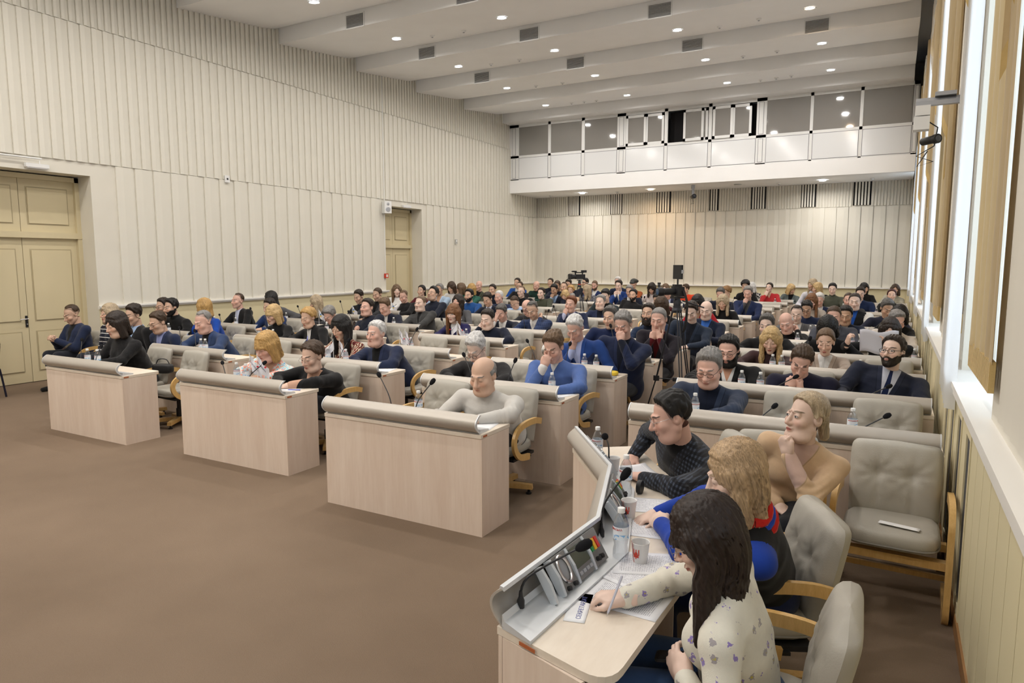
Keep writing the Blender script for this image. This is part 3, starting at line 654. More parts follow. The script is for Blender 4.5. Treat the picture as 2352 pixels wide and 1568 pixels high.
for i, d0, d1 in ((0, .02, .36), (3, .02, .38), (1, .05, .34), (2, .05, .34)):
    p, q = np.array(PC(i, d0, 0))[:2], np.array(PC(i, d1, 0))[:2]; nn = np.array([-(q - p)[1], (q - p)[0]]); nn = nn / np.linalg.norm(nn) * (.018 if i < 3 else -.018)
    b = MB(); b.add([(*p, 0), (*q, 0), (*(q + nn), 0), (*(p + nn), 0), (*p, .735), (*q, .735), (*(q + nn), .735), (*(p + nn), .735)], [(0, 3, 2, 1), (4, 5, 6, 7), (0, 1, 5, 4), (1, 2, 6, 5), (2, 3, 7, 6), (3, 0, 4, 7)]); b.build('side_panel', M_DESK, cdk, smooth=0)
p = PC(0, .10, .748); q = PC(0, .17, .748); b = MB(); dv = np.array([q[0] - p[0], q[1] - p[1]]); n_ = np.array([dv[1], -dv[0]]) / np.linalg.norm(dv) * -.002
n_ = -n_ if n_[1] > 0 else n_
b.add([(p[0] + n_[0], p[1] + n_[1], .744), (q[0] + n_[0], q[1] + n_[1], .744), (q[0] + n_[0], q[1] + n_[1], .757), (p[0] + n_[0], p[1] + n_[1], .757), (p[0], p[1], .744), (q[0], q[1], .744), (q[0], q[1], .757), (p[0], p[1], .757)], [(0, 1, 2, 3), (4, 7, 6, 5), (0, 4, 5, 1), (3, 2, 6, 7), (0, 3, 7, 4), (1, 5, 6, 2)]); b.build('name_sticker', M_STICK, cdk, smooth=0)
# console inserts leaning against the inside of the hood
M_CON = mat('console_grey', (.23, .225, .22), .4, metal=.2); M_SCR = mat('lcd_screen', (.075, .09, .065), .15, spec=.7); M_RIB = mat('console_rib', (.62, .66, .70), .35, metal=.3)
KEY = {'g': mat('key_green', (.02, .22, .06), .3), 'y': mat('key_yellow', (.75, .42, .02), .3), 'r': mat('key_red', (.6, .03, .02), .3)}
for sg in (0, 1, 2):
    d_, n_ = seg_n(sg); L = np.linalg.norm(PV[sg + 1] - PV[sg]); o = PV[sg]
    cn = link('console', None, cdk); X = Vector((d_[0], d_[1], 0)); tilt = R_(58); Y = Vector((n_[0] * math.cos(tilt), n_[1] * math.cos(tilt), -math.sin(tilt))); Z = X.cross(Y)
    Z = -Z if Z.z < 0 else Z
    base = Vector((o[0] + n_[0] * .04 + d_[0] * .22, o[1] + n_[1] * .04 + d_[1] * .22, .905))
    cn.matrix_local = Matrix(((X.x, Y.x, Z.x, base.x), (X.y, Y.y, Z.y, base.y), (X.z, Y.z, Z.z, base.z), (0, 0, 0, 1)))
    MB().box(.06, .43, .0, .135, -.03, .004).build('console_body', M_CON, cn, smooth=0)
    for xx in (-.02, .045, .165, .305):
        b = MB(); b.prism([(0, -.02), (.14, -.02), (.14, .006), (.07, .016), (0, .008)], xx, xx + .014, 0); b.build('rib', M_RIB, cn, smooth=0)
    b = MB(); b.tube([(.112 + .034 * math.cos(a), .058 + .05 * math.sin(a), .008) for a in [2 * PI * k / 24 for k in range(25)]], .006, 6); b.build('speaker_ring', M_METAL, cn)
    b = MB(); b.ball((.112, .058, .002), (.03, .045, .006), 16, 6); b.build('speaker_cone', mat('speaker_grey', (.3, .31, .33), .5), cn)
    MB().box(.185, .30, .012, .09, .004, .010).build('screen', M_SCR, cn, smooth=0)
    for k in range(4): MB().box(.19 + k * .029, .21 + k * .029, .105, .118, .004, .010).build('function_key', M_GREYM, cn, smooth=0)
    for k, kk in enumerate('gyr'): MB().box(.33 + k * .026, .348 + k * .026, .03, .075, .004, .014).build('vote_key', KEY[kk], cn, smooth=0)
    for k in range(2):
        b = MB(); b.lathe([(.010, .0), (.010, .016), (.006, .018)], 12, (.35 + k * .03, .11, .004)); b.build('knob', M_BLACK, cn)
        b = MB(); b.lathe([(.009, .0), (.009, .014), (.006, .016)], 12, (.085 + k * .05, .125, .004)); b.build('knob', M_BLACK, cn)

# ================================================================== small things on the desks
# gooseneck microphones
def mic(base, tip, label, bend=.25):
    t = thing('microphone', label, 'microphone', tuple(base), 0, 'black gooseneck microphones'); B = np.array(base); T = np.array(tip) - B
    b = MB(); b.lathe([(.014, 0), (.014, .035), (.008, .05), (.006, .07)], 10); b.build('socket', M_BLACK, t)
    mid = np.array([T[0] * bend, T[1] * bend, T[2] * .55]); P = smooth_path([(0, 0, .03), tuple(mid), tuple(T)], 6); b = MB(); b.tube(P, .0045, 6); b.build('gooseneck', M_BLACK, t)
    d = T - P[-2]; d = d / np.linalg.norm(d); q = Vector(d).to_track_quat('Z', 'Y'); o = MICH.get('h')
    if o is None: h = MB(); h.lathe([(.004, -.025), (.012, -.018), (.018, 0), (.019, .02), (.014, .036), (.004, .042)], 12); MICH['h'] = h.mesh('windscreen', M_FOAM)
    w_ = link('windscreen', MICH['h'], t, tuple(T)); w_.rotation_mode = 'QUATERNION'; w_.rotation_quaternion = q
MICH = {}
# water bottles
GLP = bpy.data.materials.new('clear_plastic'); GLP.use_nodes = True; t = NT(GLP)
mx = t.n('ShaderNodeMixShader'); tr = t.n('ShaderNodeBsdfTransparent'); gs = t.n('ShaderNodeBsdfGlossy'); gs.inputs['Roughness'].default_value = .12; tr.inputs[0].default_value = (.90, .92, .94, 1); fr = t.n('ShaderNodeLayerWeight'); fr.inputs[0].default_value = .32
t.l(t.math('ADD', t.math('MULTIPLY', fr.outputs['Facing'], .55), .06), mx.inputs[0]); t.l(tr.outputs[0], mx.inputs[1]); t.l(gs.outputs[0], mx.inputs[2]); t.l(mx.outputs[0], t.t.nodes['Material Output'].inputs[0])
def text_mesh(s, size, name, m, ext=.0004):
    cu = bpy.data.curves.new('lettering', 'FONT'); cu.body = s; cu.size = size; cu.align_x = 'CENTER'; cu.align_y = 'CENTER'; cu.extrude = ext; cu.resolution_u = 2
    o = bpy.data.objects.new('lettering', cu); COL.objects.link(o); dg = bpy.context.evaluated_depsgraph_get(); dg.update()
    me = bpy.data.meshes.new_from_object(o.evaluated_get(dg)); bpy.data.objects.remove(o); me.materials.clear(); me.materials.append(m); me.name = name; return me
def wrap(me, r, z, ang=0.0):     # lay lettering round a cylinder, facing -y at ang 0
    for v in me.vertices:
        a = v.co.x / r + ang - PI / 2; rr = r + v.co.z; h = v.co.y; v.co = (rr * math.cos(a), rr * math.sin(a), z + h)
    me.update(); return me
def m_label():
    m = mat('bottle_label', (.75, .82, .9), .35); t = NT(m); z = sep(t, t.coord())[2]
    n = t.noise(t.coord(), 45, 2); c = t.mix(t.math('GREATER_THAN', n, .56), (.80, .86, .93), (.22, .48, .80)); f = t.math('LESS_THAN', z, .120)
    t.base(t.mix(f, (.84, .87, .92), c)); return m
M_LABEL = m_label(); M_LRED = mat('label_red', (.55, .05, .03), .5)
BT = {}
b = MB(); b.lathe([(.02, .0), (.030, .004), (.0325, .02), (.0315, .05), (.027, .068), (.0315, .09), (.033, .10), (.033, .15), (.031, .165), (.022, .19), (.0135, .202), (.0135, .212)], 18); BT['body'] = b.mesh('bottle_body', GLP)
b = MB(); vs = [(.0335 * math.cos(2 * PI * j / 20), .0335 * math.sin(2 * PI * j / 20), z) for z in (.098, .152) for j in range(20)]; b.add(vs, [(j, (j + 1) % 20, 20 + (j + 1) % 20, 20 + j) for j in range(20)]); BT['label'] = b.mesh('label', M_LABEL)
b = MB(); b.lathe([(.0155, .207), (.0158, .209), (.0158, .224), (.0145, .227)], 14); BT['cap'] = b.mesh('cap', M_WHITEP)
BT['txt'] = wrap(text_mesh('МОРШИНСЬКА', .0115, 'brand_lettering', M_LRED), .034, .142)
BPROTO = []
def bottle(x, y, z, label, rz=0.0, group='small water bottles'):
    if not BPROTO:
        t = link('water_bottle', None); link('bottle_body', BT['body'], t); l = link('label', BT['label'], t); link('brand_lettering', BT['txt'], l); link('cap', BT['cap'], t); BPROTO.append(t); o = t; o.location = (x, y, z); o.rotation_euler = (0, 0, rz)
    else: o = dup(BPROTO[0], (x, y, z), rz)
    tag(o, label, 'bottle', group); return o
# ================================================================== people: implicit bodies meshed with surface nets
f32 = np.float32
def cone(P, a, b, ra, rb):
    a = np.asarray(a, f32); ab = np.asarray(b, f32) - a; q = P - a; t = np.clip((q @ ab) / max(1e-9, float(ab @ ab)), 0, 1)
    q = q - t[:, None] * ab; return np.sqrt(np.einsum('ij,ij->i', q, q)) - (ra + (rb - ra) * t)
def ell(P, c, r):
    r = np.asarray(r, f32); q = (P - np.asarray(c, f32)) / r; k0 = np.sqrt(np.einsum('ij,ij->i', q, q)); q = q / r
    return k0 * (k0 - 1) / np.maximum(1e-6, np.sqrt(np.einsum('ij,ij->i', q, q)))
def smin(a, b, k): h = np.clip(.5 + .5 * (b - a) / k, 0, 1); return b * (1 - h) + a * h - k * h * (1 - h)
def smax(a, b, k): return -smin(-a, -b, k)
def net(f, lo, hi, h):
    lo = np.asarray(lo, f32); B = 8; n = np.ceil((np.asarray(hi, f32) - lo) / (h * B)).astype(int) * B; nb = n // B
    g = np.stack(np.meshgrid(*[np.arange(k) for k in nb], indexing='ij'), -1).reshape(-1, 3)
    c = lo + (g * B + B / 2 - .5).astype(f32) * h; d = f(c); half = B * h * .5 * 1.9
    D = np.repeat(np.repeat(np.repeat(np.where(d < 0, -1., 1.).astype(f32).reshape(nb), B, 0), B, 1), B, 2)
    k = np.abs(d) < half; g = g[k]
    if len(g):
        o = np.stack(np.meshgrid(*[np.arange(B)] * 3, indexing='ij'), -1).reshape(-1, 3)
        idx = (g[:, None] * B + o[None]).reshape(-1, 3); v = np.empty(len(idx), f32)
        for s in range(0, len(idx), 60000): v[s:s + 60000] = f(lo + idx[s:s + 60000].astype(f32) * h)
        D[idx[:, 0], idx[:, 1], idx[:, 2]] = v
    S = D < 0; N = np.array(D.shape)
    cs = [S[i:N[0] - 1 + i, j:N[1] - 1 + j, l:N[2] - 1 + l] for i in (0, 1) for j in (0, 1) for l in (0, 1)]
    al = cs[0].copy(); an = cs[0].copy()
    for q in cs[1:]: al &= q; an |= q
    cell = np.argwhere(an & ~al); vid = -np.ones(N - 1, np.int32); vid[tuple(cell.T)] = np.arange(len(cell))
    acc = np.zeros((len(cell), 3), f32); cnt = np.zeros(len(cell), f32)
    cor = np.array([(i, j, l) for i in (0, 1) for j in (0, 1) for l in (0, 1)])
    val = np.stack([D[tuple((cell + q).T)] for q in cor], 1)
    for i in range(8):
        for j in range(i + 1, 8):
            if np.abs(cor[i] - cor[j]).sum() != 1: continue
            a, b = val[:, i], val[:, j]; m = (a < 0) != (b < 0); t = np.where(m, a / np.where(m, a - b, 1), 0)
            acc += m[:, None] * (cor[i] + t[:, None] * (cor[j] - cor[i])); cnt += m
    V = lo + (cell + acc / np.maximum(cnt, 1)[:, None]) * h; Q = []
    for ax in range(3):
        b_, c_ = (ax + 1) % 3, (ax + 2) % 3; sl0 = [slice(1, -1)] * 3; sl1 = [slice(1, -1)] * 3
        sl0[ax] = slice(0, N[ax] - 1); sl1[ax] = slice(1, N[ax]); e = np.argwhere(S[tuple(sl0)] != S[tuple(sl1)])
        if not len(e): continue
        off = np.ones(3, int); off[ax] = 0; e = e + off; inside = S[tuple(e.T)]
        db = np.zeros(3, int); db[b_] = 1; dc = np.zeros(3, int); dc[c_] = 1
        q = np.stack([vid[tuple((e - db - dc).T)], vid[tuple((e - dc).T)], vid[tuple(e.T)], vid[tuple((e - db).T)]], 1)
        q[~inside] = q[~inside][:, ::-1]; Q.append(q)
    return V.astype(f32), np.concatenate(Q)
def quads_mesh(name, V, Q, mats, mi=None, attrs=None):
    me = bpy.data.meshes.new(name); me.vertices.add(len(V)); me.vertices.foreach_set('co', np.ascontiguousarray(V, f32).ravel())
    me.loops.add(len(Q) * 4); me.loops.foreach_set('vertex_index', np.ascontiguousarray(Q, np.int32).ravel())
    me.polygons.add(len(Q)); me.polygons.foreach_set('loop_start', np.arange(0, len(Q) * 4, 4, dtype=np.int32))
    for m in mats: me.materials.append(m)
    me.polygons.foreach_set('use_smooth', np.ones(len(Q), bool))
    if mi is not None: me.polygons.foreach_set('material_index', np.asarray(mi, np.int32))
    for k, a in (attrs or {}).items(): at = me.attributes.new(k, 'FLOAT_VECTOR', 'POINT'); at.data.foreach_set('vector', np.ascontiguousarray(a, f32).ravel())
    me.update(calc_edges=True); return me
def tubeq(P, R, n=18, ex=1.0):
    P = [np.asarray(p, float) for p in P]; vs = []; nr = np.array([1., 0, 0])
    for i in range(len(P)):
        d = P[min(i + 1, len(P) - 1)] - P[max(i - 1, 0)]; d /= np.linalg.norm(d); nr = nr - d * (nr @ d); nr /= np.linalg.norm(nr); b = np.cross(d, nr)
        a = np.arange(n) * 2 * PI / n; vs.append(P[i] + R[i] * (np.cos(a)[:, None] * nr + ex * np.sin(a)[:, None] * b))
    q = [(i * n + j, i * n + (j + 1) % n, (i + 1) * n + (j + 1) % n, (i + 1) * n + j) for i in range(len(P) - 1) for j in range(n)]
    return np.concatenate(vs).astype(f32), np.array(q)

# ---- heads (face towards -y, origin mid head, metres)
HEADP = {'m0': dict(w=1, jaw=1, nose=1, fat=0), 'm1': dict(w=1.05, jaw=1.14, nose=1.1, fat=.008), 'm2': dict(w=.96, jaw=.95, nose=1.12, fat=-.002), 'f0': dict(w=.95, jaw=.84, nose=.80, fat=0, br=.55), 'f1': dict(w=.99, jaw=.96, nose=.86, fat=.007, br=.6)}
def head_sdf(P, w=1, jaw=1, nose=1, fat=0, br=1):
    Q = P.copy(); Q[:, 0] = np.abs(Q[:, 0]); x = Q
    d = ell(x, (0, .018, .036), (.075 * w, .096, .086))
    d = smin(d, ell(x, (0, -.034, -.040), (.058 * jaw * w, .066, .078)), .035)
    d = smin(d, cone(x, (.046 * jaw * w, .0, -.058), (.010, -.068, -.096), .020, .018), .025)
    d = smin(d, ell(x, (0, -.078, -.098), (.024 * jaw, .02, .019)), .02)
    d = smin(d, ell(x, (.040 * w, -.066, -.022), (.026, .026, .022)), .02)          # cheek
    if fat > 0: d = smin(d, ell(x, (.02, -.045, -.102), (.05, .05, .025 + fat)), .03)
    d = smin(d, cone(x, (.010, -.094 + .006 * (1 - br) * -1, .033), (.040, -.080, .030), .0075 * br, .007 * br), .014)      # brow
    d = smax(d, -ell(x, (.0315, -.114, .012), (.020, .021, .015)), .014)         # socket
    d = smin(d, ell(x, (.0315, -.0835, .011), (.0155, .0125, .0125)), .005)      # lids and eye
    nz = cone(x, (0, -.095, .016), (0, -.112 - .010 * nose, -.026), .007 * nose, .0115 * nose)
    nz = smin(nz, ell(x, (.012 * nose, -.106, -.031), (.009, .010, .008)), .008); d = smin(d, nz, .009)
    d = smin(d, ell(x, (0, -.1005, -.0555), (.022, .010, .0055)), .006); d = smin(d, ell(x, (0, -.0985, -.0665), (.018, .010, .0065)), .006)
    d = smax(d, -ell(x, (0, -.1135, -.0607), (.023, .006, .0016)), .003)
    er = ell(x, (.0775 * w, .012, .0), (.011, .021, .033)); er = smax(er, -ell(x, (.087 * w, .006, .004), (.008, .011, .019)), .005); d = smin(d, er, .008)
    return d - fat * .35
HT = {}
def head_tmpl(kind, h):
    if (kind, h) not in HT: HT[(kind, h)] = net(lambda P: head_sdf(P, **HEADP[kind]), (-.11, -.15, -.14), (.11, .135, .145), h)
    return HT[(kind, h)]
# ---- hair
def hairline(P, back=0.0, low=-.075):
    y = P[:, 1]; ys = np.array([-.13, -.085, -.062, -.046, -.030, -.014, .004, .03, .06, .11], f32)
    zs = np.array([.118, .112, .104, .090, .058, .006, .022, .012, low + .03, low], f32); z = np.interp(y - back, ys, zs)
    return P[:, 2] - z + .003 * np.sin(P[:, 0] * 170 + 1) * np.sin(P[:, 1] * 90)
def lump(P, k, a): return a * (np.sin(P[:, 0] * k + 1.3) * np.sin(P[:, 1] * k * 1.1 + .7) * np.sin(P[:, 2] * k * .9 + 2.1))
def strand(P, k=150, a=.0022):
    th = np.arctan2(P[:, 0], P[:, 1] + .02); return a * np.sin(k * .35 * th + 14 * P[:, 2] + 4 * np.sin(9 * th)) + .6 * a * np.sin(k * .8 * th + 9 * np.sin(7 * P[:, 2] * 3))
def hair_sdf(P, style, kind):
    hp = HEADP[kind]; H = head_sdf(P, **hp); x = np.abs(P[:, 0]); y, z = P[:, 1], P[:, 2]; fw_ = np.clip((-y - .02) / .03, 0, 1)
    up = np.clip((z - .02) / .09, 0, 1); g = hairline(P)
    fl = ell(np.stack([x, y, z], 1), (0, -.155, -.045), (.066, .09, .108))       # face opening
    if style in ('short', 'buzz', 'flat', 'side', 'quiff', 'curlyshort', 'receding', 'sides', 'thin'):
        t = {'short': .007 + .013 * up, 'buzz': .0035 + .004 * up, 'flat': .006 + .016 * up, 'side': .008 + .02 * up + .007 * np.sin(P[:, 0] * 26 + 1.1) * up, 'quiff': .007 + .016 * up + .022 * np.clip((-y - .02) / .07, 0, 1) * up, 'curlyshort': .013 + .018 * up, 'receding': .006 + .008 * up, 'sides': .008 + 0 * up, 'thin': .005 + .004 * up}[style]
        if style == 'receding': g = hairline(P, .038 + .03 * np.clip((x - .02) / .03, 0, 1) * np.clip(1 - (x - .055) / .02, 0, 1))
        if style == 'thin': g = hairline(P, .03)
        if style == 'sides': g = np.minimum(hairline(P), .058 - z + np.clip((y - .03) * .25, -1, .03)); g = np.minimum(g, y + .022)
        if style not in ('sides',): g = g - fw_ * (.020 * np.clip((x - .026) / .028, 0, 1) + .004 * np.sin(P[:, 0] * 70 + 1.7))
        t = t * np.clip((g + .004) / .034, .12, 1)
        d = smax(H - t, -g, .006)
        d = d + (lump(P, 190, .006) if style == 'curlyshort' else strand(P, 170, .0012))
        if style in ('quiff', 'side', 'short', 'flat'): d = d + lump(P, 85, .005) + .0022 * np.sin(P[:, 0] * 260 + 40 * y)
        return d
    d = smax(H - (.012 + .012 * up), -hairline(P), .008)
    if style in ('bob', 'bobbang', 'long', 'longbang', 'wavy', 'blondelong'):
        ln = {'bob': -.125, 'bobbang': -.12, 'long': -.29, 'longbang': -.31, 'wavy': -.23, 'blondelong': -.26}[style]
        vol = ell(P, (0, .014, .03), (.094, .112, .104))
        fr = .022 if style != 'bob' else .03
        side = cone(np.stack([x, y * .72, z], 1), (.078, -.006, .03), (.086, fr * -.4, ln), .032, .030 if ln > -.2 else .024)
        bk = cone(np.stack([P[:, 0] * .55, y, z], 1), (0, .062, .02), (0, .078, ln), .046, .04)
        vol = smin(smin(vol, side, .03), bk, .04)
        vol = smax(vol, -(fl), .012)
        if style in ('bobbang', 'longbang'):
            bang = np.maximum(H - .013, np.maximum(.024 - z, y + .02)); vol = smin(vol, bang, .012)
        else: vol = smax(vol, -ell(np.stack([x, y, z], 1), (0, -.125, .03), (.05, .055, .052)), .012)
        d = smin(smax(vol, H * -1 - .03, .01), d, .01)
        if style in ('wavy', 'blondelong'): d = d + .0038 * np.sin(z * 52 + 3 * np.sin(x * 40) + 2 * y * 30) * np.clip((.03 - z) / .1, 0, 1)
        return d + strand(P, 190, .0024)
    if style in ('bun', 'pony'):
        d = smax(H - (.009 + .010 * up), -hairline(P), .008)
        if style == 'bun': d = smin(d, ell(P, (0, .118, .03), (.038, .034, .036)), .01)
        else: d = smin(d, cone(np.stack([P[:, 0], y, z], 1), (.0, .105, .0), (.012, .118, -.10), .034, .026), .012)
        return d + strand(P, 190, .0018)
    if style == 'updo':
        d = smax(H - (.016 + .03 * up), -hairline(P), .01); return d + strand(P, 120, .004) + lump(P, 90, .005)
    if style in ('puffy', 'curly'):
        a = .03 if style == 'curly' else .022
        vol = smax(ell(P, (0, .02, .04), (.10 + (a - .02), .115, .105)), -hairline(P, .004, -.09), .012)
        vol = smax(vol, -fl, .01)
        return vol + (lump(P, 150, .012) + lump(P[:, ::-1], 240, .006) if style == 'curly' else strand(P, 130, .003) + lump(P, 70, .004))
    if style == 'beret': return smin(smax(H - .02, -(z - .035 - .3 * np.clip(y, -.1, .1)), .01), ell(P, (.01, .03, .075), (.10, .108, .052)), .02)
    raise ValueError(style)
def beard_sdf(P, kind, full):
    H = head_sdf(P, **HEADP[kind]); x = np.abs(P[:, 0]); y, z = P[:, 1], P[:, 2]
    g = np.interp(x, [0, .02, .035, .055, .075, .1], [-.036, -.038, -.048, -.035, -.01, .0]) - z
    g = np.minimum(g, .03 - y); g = np.minimum(g, np.sqrt((P[:, 0] / .6) ** 2 + (z + .061) ** 2 * 4) - .026 + np.clip(y + .07, 0, 1) * 5)
    t = (.012 if full else .004) + (.018 if full else .002) * np.clip((-z - .06) / .05, 0, 1)
    return smax(H - t * np.clip(g / .012, .1, 1), -g, .004) + lump(P, 260, .0015)
HRT = {}
HAIRM = {}
def m_hair(col):
    k = tuple(round(c, 3) for c in col)
    if k in HAIRM: return HAIRM[k]
    m = mat('hair_%d' % len(HAIRM), col, .5, spec=.35); t = NT(m); g = t.coord()
    v = t.mapping(g, (1, 1, .045)); n = t.noise(v, 260, 2, .5); n2 = t.noise(v, 45, 3, .5); f = t.math('ADD', t.math('MULTIPLY', n, .5), t.math('ADD', t.math('MULTIPLY', n2, .3), t.math('MULTIPLY', t.noise(g, 17, 2), .2)))
    t.base(t.ramp(f, [(.32, tuple(c * .4 for c in col)), (.52, col), (.70, tuple(min(1, c * 1.6 + .008) for c in col))])); t.bump(n, .25, .003)
    t.b.inputs['Anisotropic'].default_value = .4; HAIRM[k] = m; return m
def hair_mesh(style, kind, h):
    k = (style, kind, h)
    if k not in HRT:
        lo, hi = (-.16, -.16, -.37 if style in ('long', 'longbang', 'wavy', 'blondelong') else -.17), (.16, .19, .19)
        if style in ('full', 'stubble'): V, Q = net(lambda P: beard_sdf(P, kind, style == 'full'), lo, hi, h)
        else: V, Q = net(lambda P: hair_sdf(P, style, kind), lo, hi, h)
        HRT[k] = (V, Q)
    return HRT[k]
HME = {}
def hair_obj(style, kind, h, col, parent, M, name='hair', hang=0.0):
    hang = round(hang, 1) if style in ('long', 'longbang', 'wavy', 'blondelong') else 0.0; k = (style, kind, h, tuple(col), hang)
    if k not in HME:
        V, Q = hair_mesh(style, kind, h)
        if hang:      # long hair falls straight down however the head is bowed
            V = V.astype(float).copy(); w_ = np.clip((-V[:, 2] - .0) / .13, 0, 1); a = -hang * w_ * w_ * (3 - 2 * w_); y0, z0 = V[:, 1] - .02, V[:, 2] + .03; V[:, 1] = .02 + y0 * np.cos(a) - z0 * np.sin(a); V[:, 2] = -.03 + y0 * np.sin(a) + z0 * np.cos(a)
        HME[k] = quads_mesh(name, V, Q, [m_hair(col)])
    o = link(name, HME[k], parent); o.matrix_local = M; return o
# ---- hands (wrist at origin, fingers along -y, palm down -z, thumb towards +x)
def hand_sdf(P, pose):
    cur = {'flat': (8, 10, 6), 'relax': (28, 34, 22), 'fist': (75, 95, 60), 'pen': (48, 52, 30), 'hold': (40, 55, 35)}[pose]
    d = ell(P, (0, -.048, 0), (.041, .056, .0165)); d = smin(d, cone(P, (0, .03, 0), (0, -.02, 0), .024, .027), .02)
    d = smin(d, cone(P, (.022, -.014, -.004), (.030, -.045, -.008), .017, .014), .012)
    for k, (x0, L, r) in enumerate(((.027, .068, .0088), (.009, .076, .0092), (-.010, .070, .0088), (-.028, .054, .0078))):
        p = np.array([x0, -.086 + abs(x0) * .18, .002]); a = 0.0; fan = x0 * 2.2
        for s in range(3):
            a += R_(cur[s] * (1 if k else .8 if pose == 'pen' else 1)); l = L * (.46, .31, .23)[s]
            q = p + l * np.array([math.sin(fan) * math.cos(a), -math.cos(a) * math.cos(fan), -math.sin(a)]); d = smin(d, cone(P, p, q, r * (1 - .1 * s), r * (.92 - .1 * s)), .0035); p = q
    if pose in ('fist',): th = [(.032, -.03, -.006), (.040, -.062, -.018), (.022, -.085, -.030)]
    elif pose in ('pen', 'hold'): th = [(.032, -.03, -.006), (.044, -.066, -.020), (.032, -.098, -.034)]
    else: th = [(.030, -.026, -.004), (.054, -.058, -.010), (.064, -.090, -.012)]
    d = smin(d, cone(P, th[0], th[1], .0125, .011), .010); d = smin(d, cone(P, th[1], th[2], .0105, .0085), .004)
    return d
HNT = {}
def hand_tmpl(pose, h):
    if (pose, h) not in HNT: HNT[(pose, h)] = net(lambda P: hand_sdf(P, pose), (-.08, -.2, -.11), (.09, .05, .05), h)
    return HNT[(pose, h)]
# ---- materials of a person
SKM = {}
def m_skin(col, brow, lip, eyes, stub, fade=None, back=0.0):
    k = (tuple(col), tuple(brow), lip, eyes, stub, fade, back)
    if k in SKM: return SKM[k]
    m = mat('skin_%d' % len(SKM), col, .48, spec=.35); t = NT(m); b = t.b
    b.inputs['Subsurface Weight'].default_value = .0
    at = t.n('ShaderNodeAttribute', attribute_name='hp'); X, Y, Z = sep(t, at.outputs['Vector'])
    ax = t.math('ABSOLUTE', X); front = t.math('LESS_THAN', Y, -.045)
    def ellm(cx, cz, rx, rz, soft=.25, xx=None):
        a = t.math('DIVIDE', t.math('SUBTRACT', xx if xx is not None else ax, cx), rx); q = t.math('DIVIDE', t.math('SUBTRACT', Z, cz), rz)
        r2 = t.math('ADD', t.math('MULTIPLY', a, a), t.math('MULTIPLY', q, q)); return t.math('MULTIPLY', t.math('MULTIPLY', t.math('SUBTRACT', 1.0, r2), 1 / soft, clamp=True), front, clamp=True)
    n = t.noise(t.coord(), 30, 3); c = t.mix(n, tuple(q * .9 for q in col), tuple(min(1, q * 1.08) for q in col))
    red = (min(1, col[0] * 1.03), col[1] * .72, col[2] * .66)
    c = t.mix(t.math('MULTIPLY', ellm(.042, -.022, .03, .026, 1.0), .45), c, red); c = t.mix(t.math('MULTIPLY', ellm(0, -.027, .018, .016, .8), .35), c, red)
    c = t.mix(t.math('MULTIPLY', ellm(.0785, .0, .02, .035, 1.0), .0), c, red)
    if stub > 0: c = t.mix(t.math('MULTIPLY', ellm(0, -.085, .072, .05, .8, X), stub), c, tuple(q * .55 + .02 for q in brow))
    c = t.mix(t.math('MULTIPLY', ellm(.0, -.061, .0225, .0095, .35), .85), c, lip)
    c = t.mix(ellm(.0, -.0607, .021, .0013, .5), c, (.12, .03, .025))
    # shade painted into the eyelid crease, then eyes and lashes
    c = t.mix(t.math('MULTIPLY', ellm(.0315, .0125, .0185, .0085, .8), .18), c, tuple(q * .62 for q in col))
    if eyes:
        c = t.mix(ellm(.0315, .0095, .0152, .0064, .12), c, (.035, .02, .015)); c = t.mix(ellm(.0315, .0088, .0140, .0049, .2), c, (.72, .70, .68)); c = t.mix(ellm(.0315, .0092, .0058, .0054, .3), c, (.03, .03, .035))
    else: c = t.mix(ellm(.0315, .0045, .0150, .0024, .5), c, (.045, .025, .02))
    bz = t.math('SUBTRACT', Z, t.math('MULTIPLY', t.math('SUBTRACT', ax, .034), -.13)); a = t.math('DIVIDE', t.math('SUBTRACT', ax, .034), .0205); q = t.math('DIVIDE', t.math('SUBTRACT', bz, .0355), .0048)
    bm = t.math('MULTIPLY', t.math('MULTIPLY', t.math('SUBTRACT', 1.0, t.math('ADD', t.math('MULTIPLY', a, a), t.math('MULTIPLY', q, q))), 2.5, clamp=True), front); c = t.mix(t.math('MULTIPLY', bm, .9), c, brow)
    if fade:      # cropped hair thinning out into the skin along the hairline
        fc = t.n('ShaderNodeFloatCurve'); cv = fc.mapping.curves[0]; pts = [(y + .13, z) for y, z in zip((-.13, -.062, -.046, -.030, -.014, .004, .03, .06, .11), (.112, .098, .084, .054, .004, .022, .012, -.045, -.075))]
        for i, (a, q) in enumerate(pts):
            xx, yy = a / .24, (q + .075) / .19
            if i == 0: cv.points[0].location = (xx, yy)
            elif i == len(pts) - 1: cv.points[1].location = (xx, yy)
            else: cv.points.new(xx, yy)
        fc.mapping.update(); t.l(t.math('DIVIDE', t.math('ADD', Y, .13 - back), .24), fc.inputs['Value'])
        zl = t.math('SUBTRACT', t.math('MULTIPLY', fc.outputs[0], .19), .075); g = t.math('DIVIDE', t.math('ADD', t.math('SUBTRACT', Z, zl), .010), .016, clamp=True)
        nz = t.noise(at.outputs['Vector'], 420, 2); inh = t.math('LESS_THAN', t.math('ABSOLUTE', Z), .5); c = t.mix(t.math('MULTIPLY', t.math('MULTIPLY', g, inh), t.math('ADD', t.math('MULTIPLY', nz, .8), .25, clamp=True)), c, fade)
    t.base(c); t.bump(t.noise(t.coord(), 260, 2), .05, .002); SKM[k] = m; return m
TOPM = {}
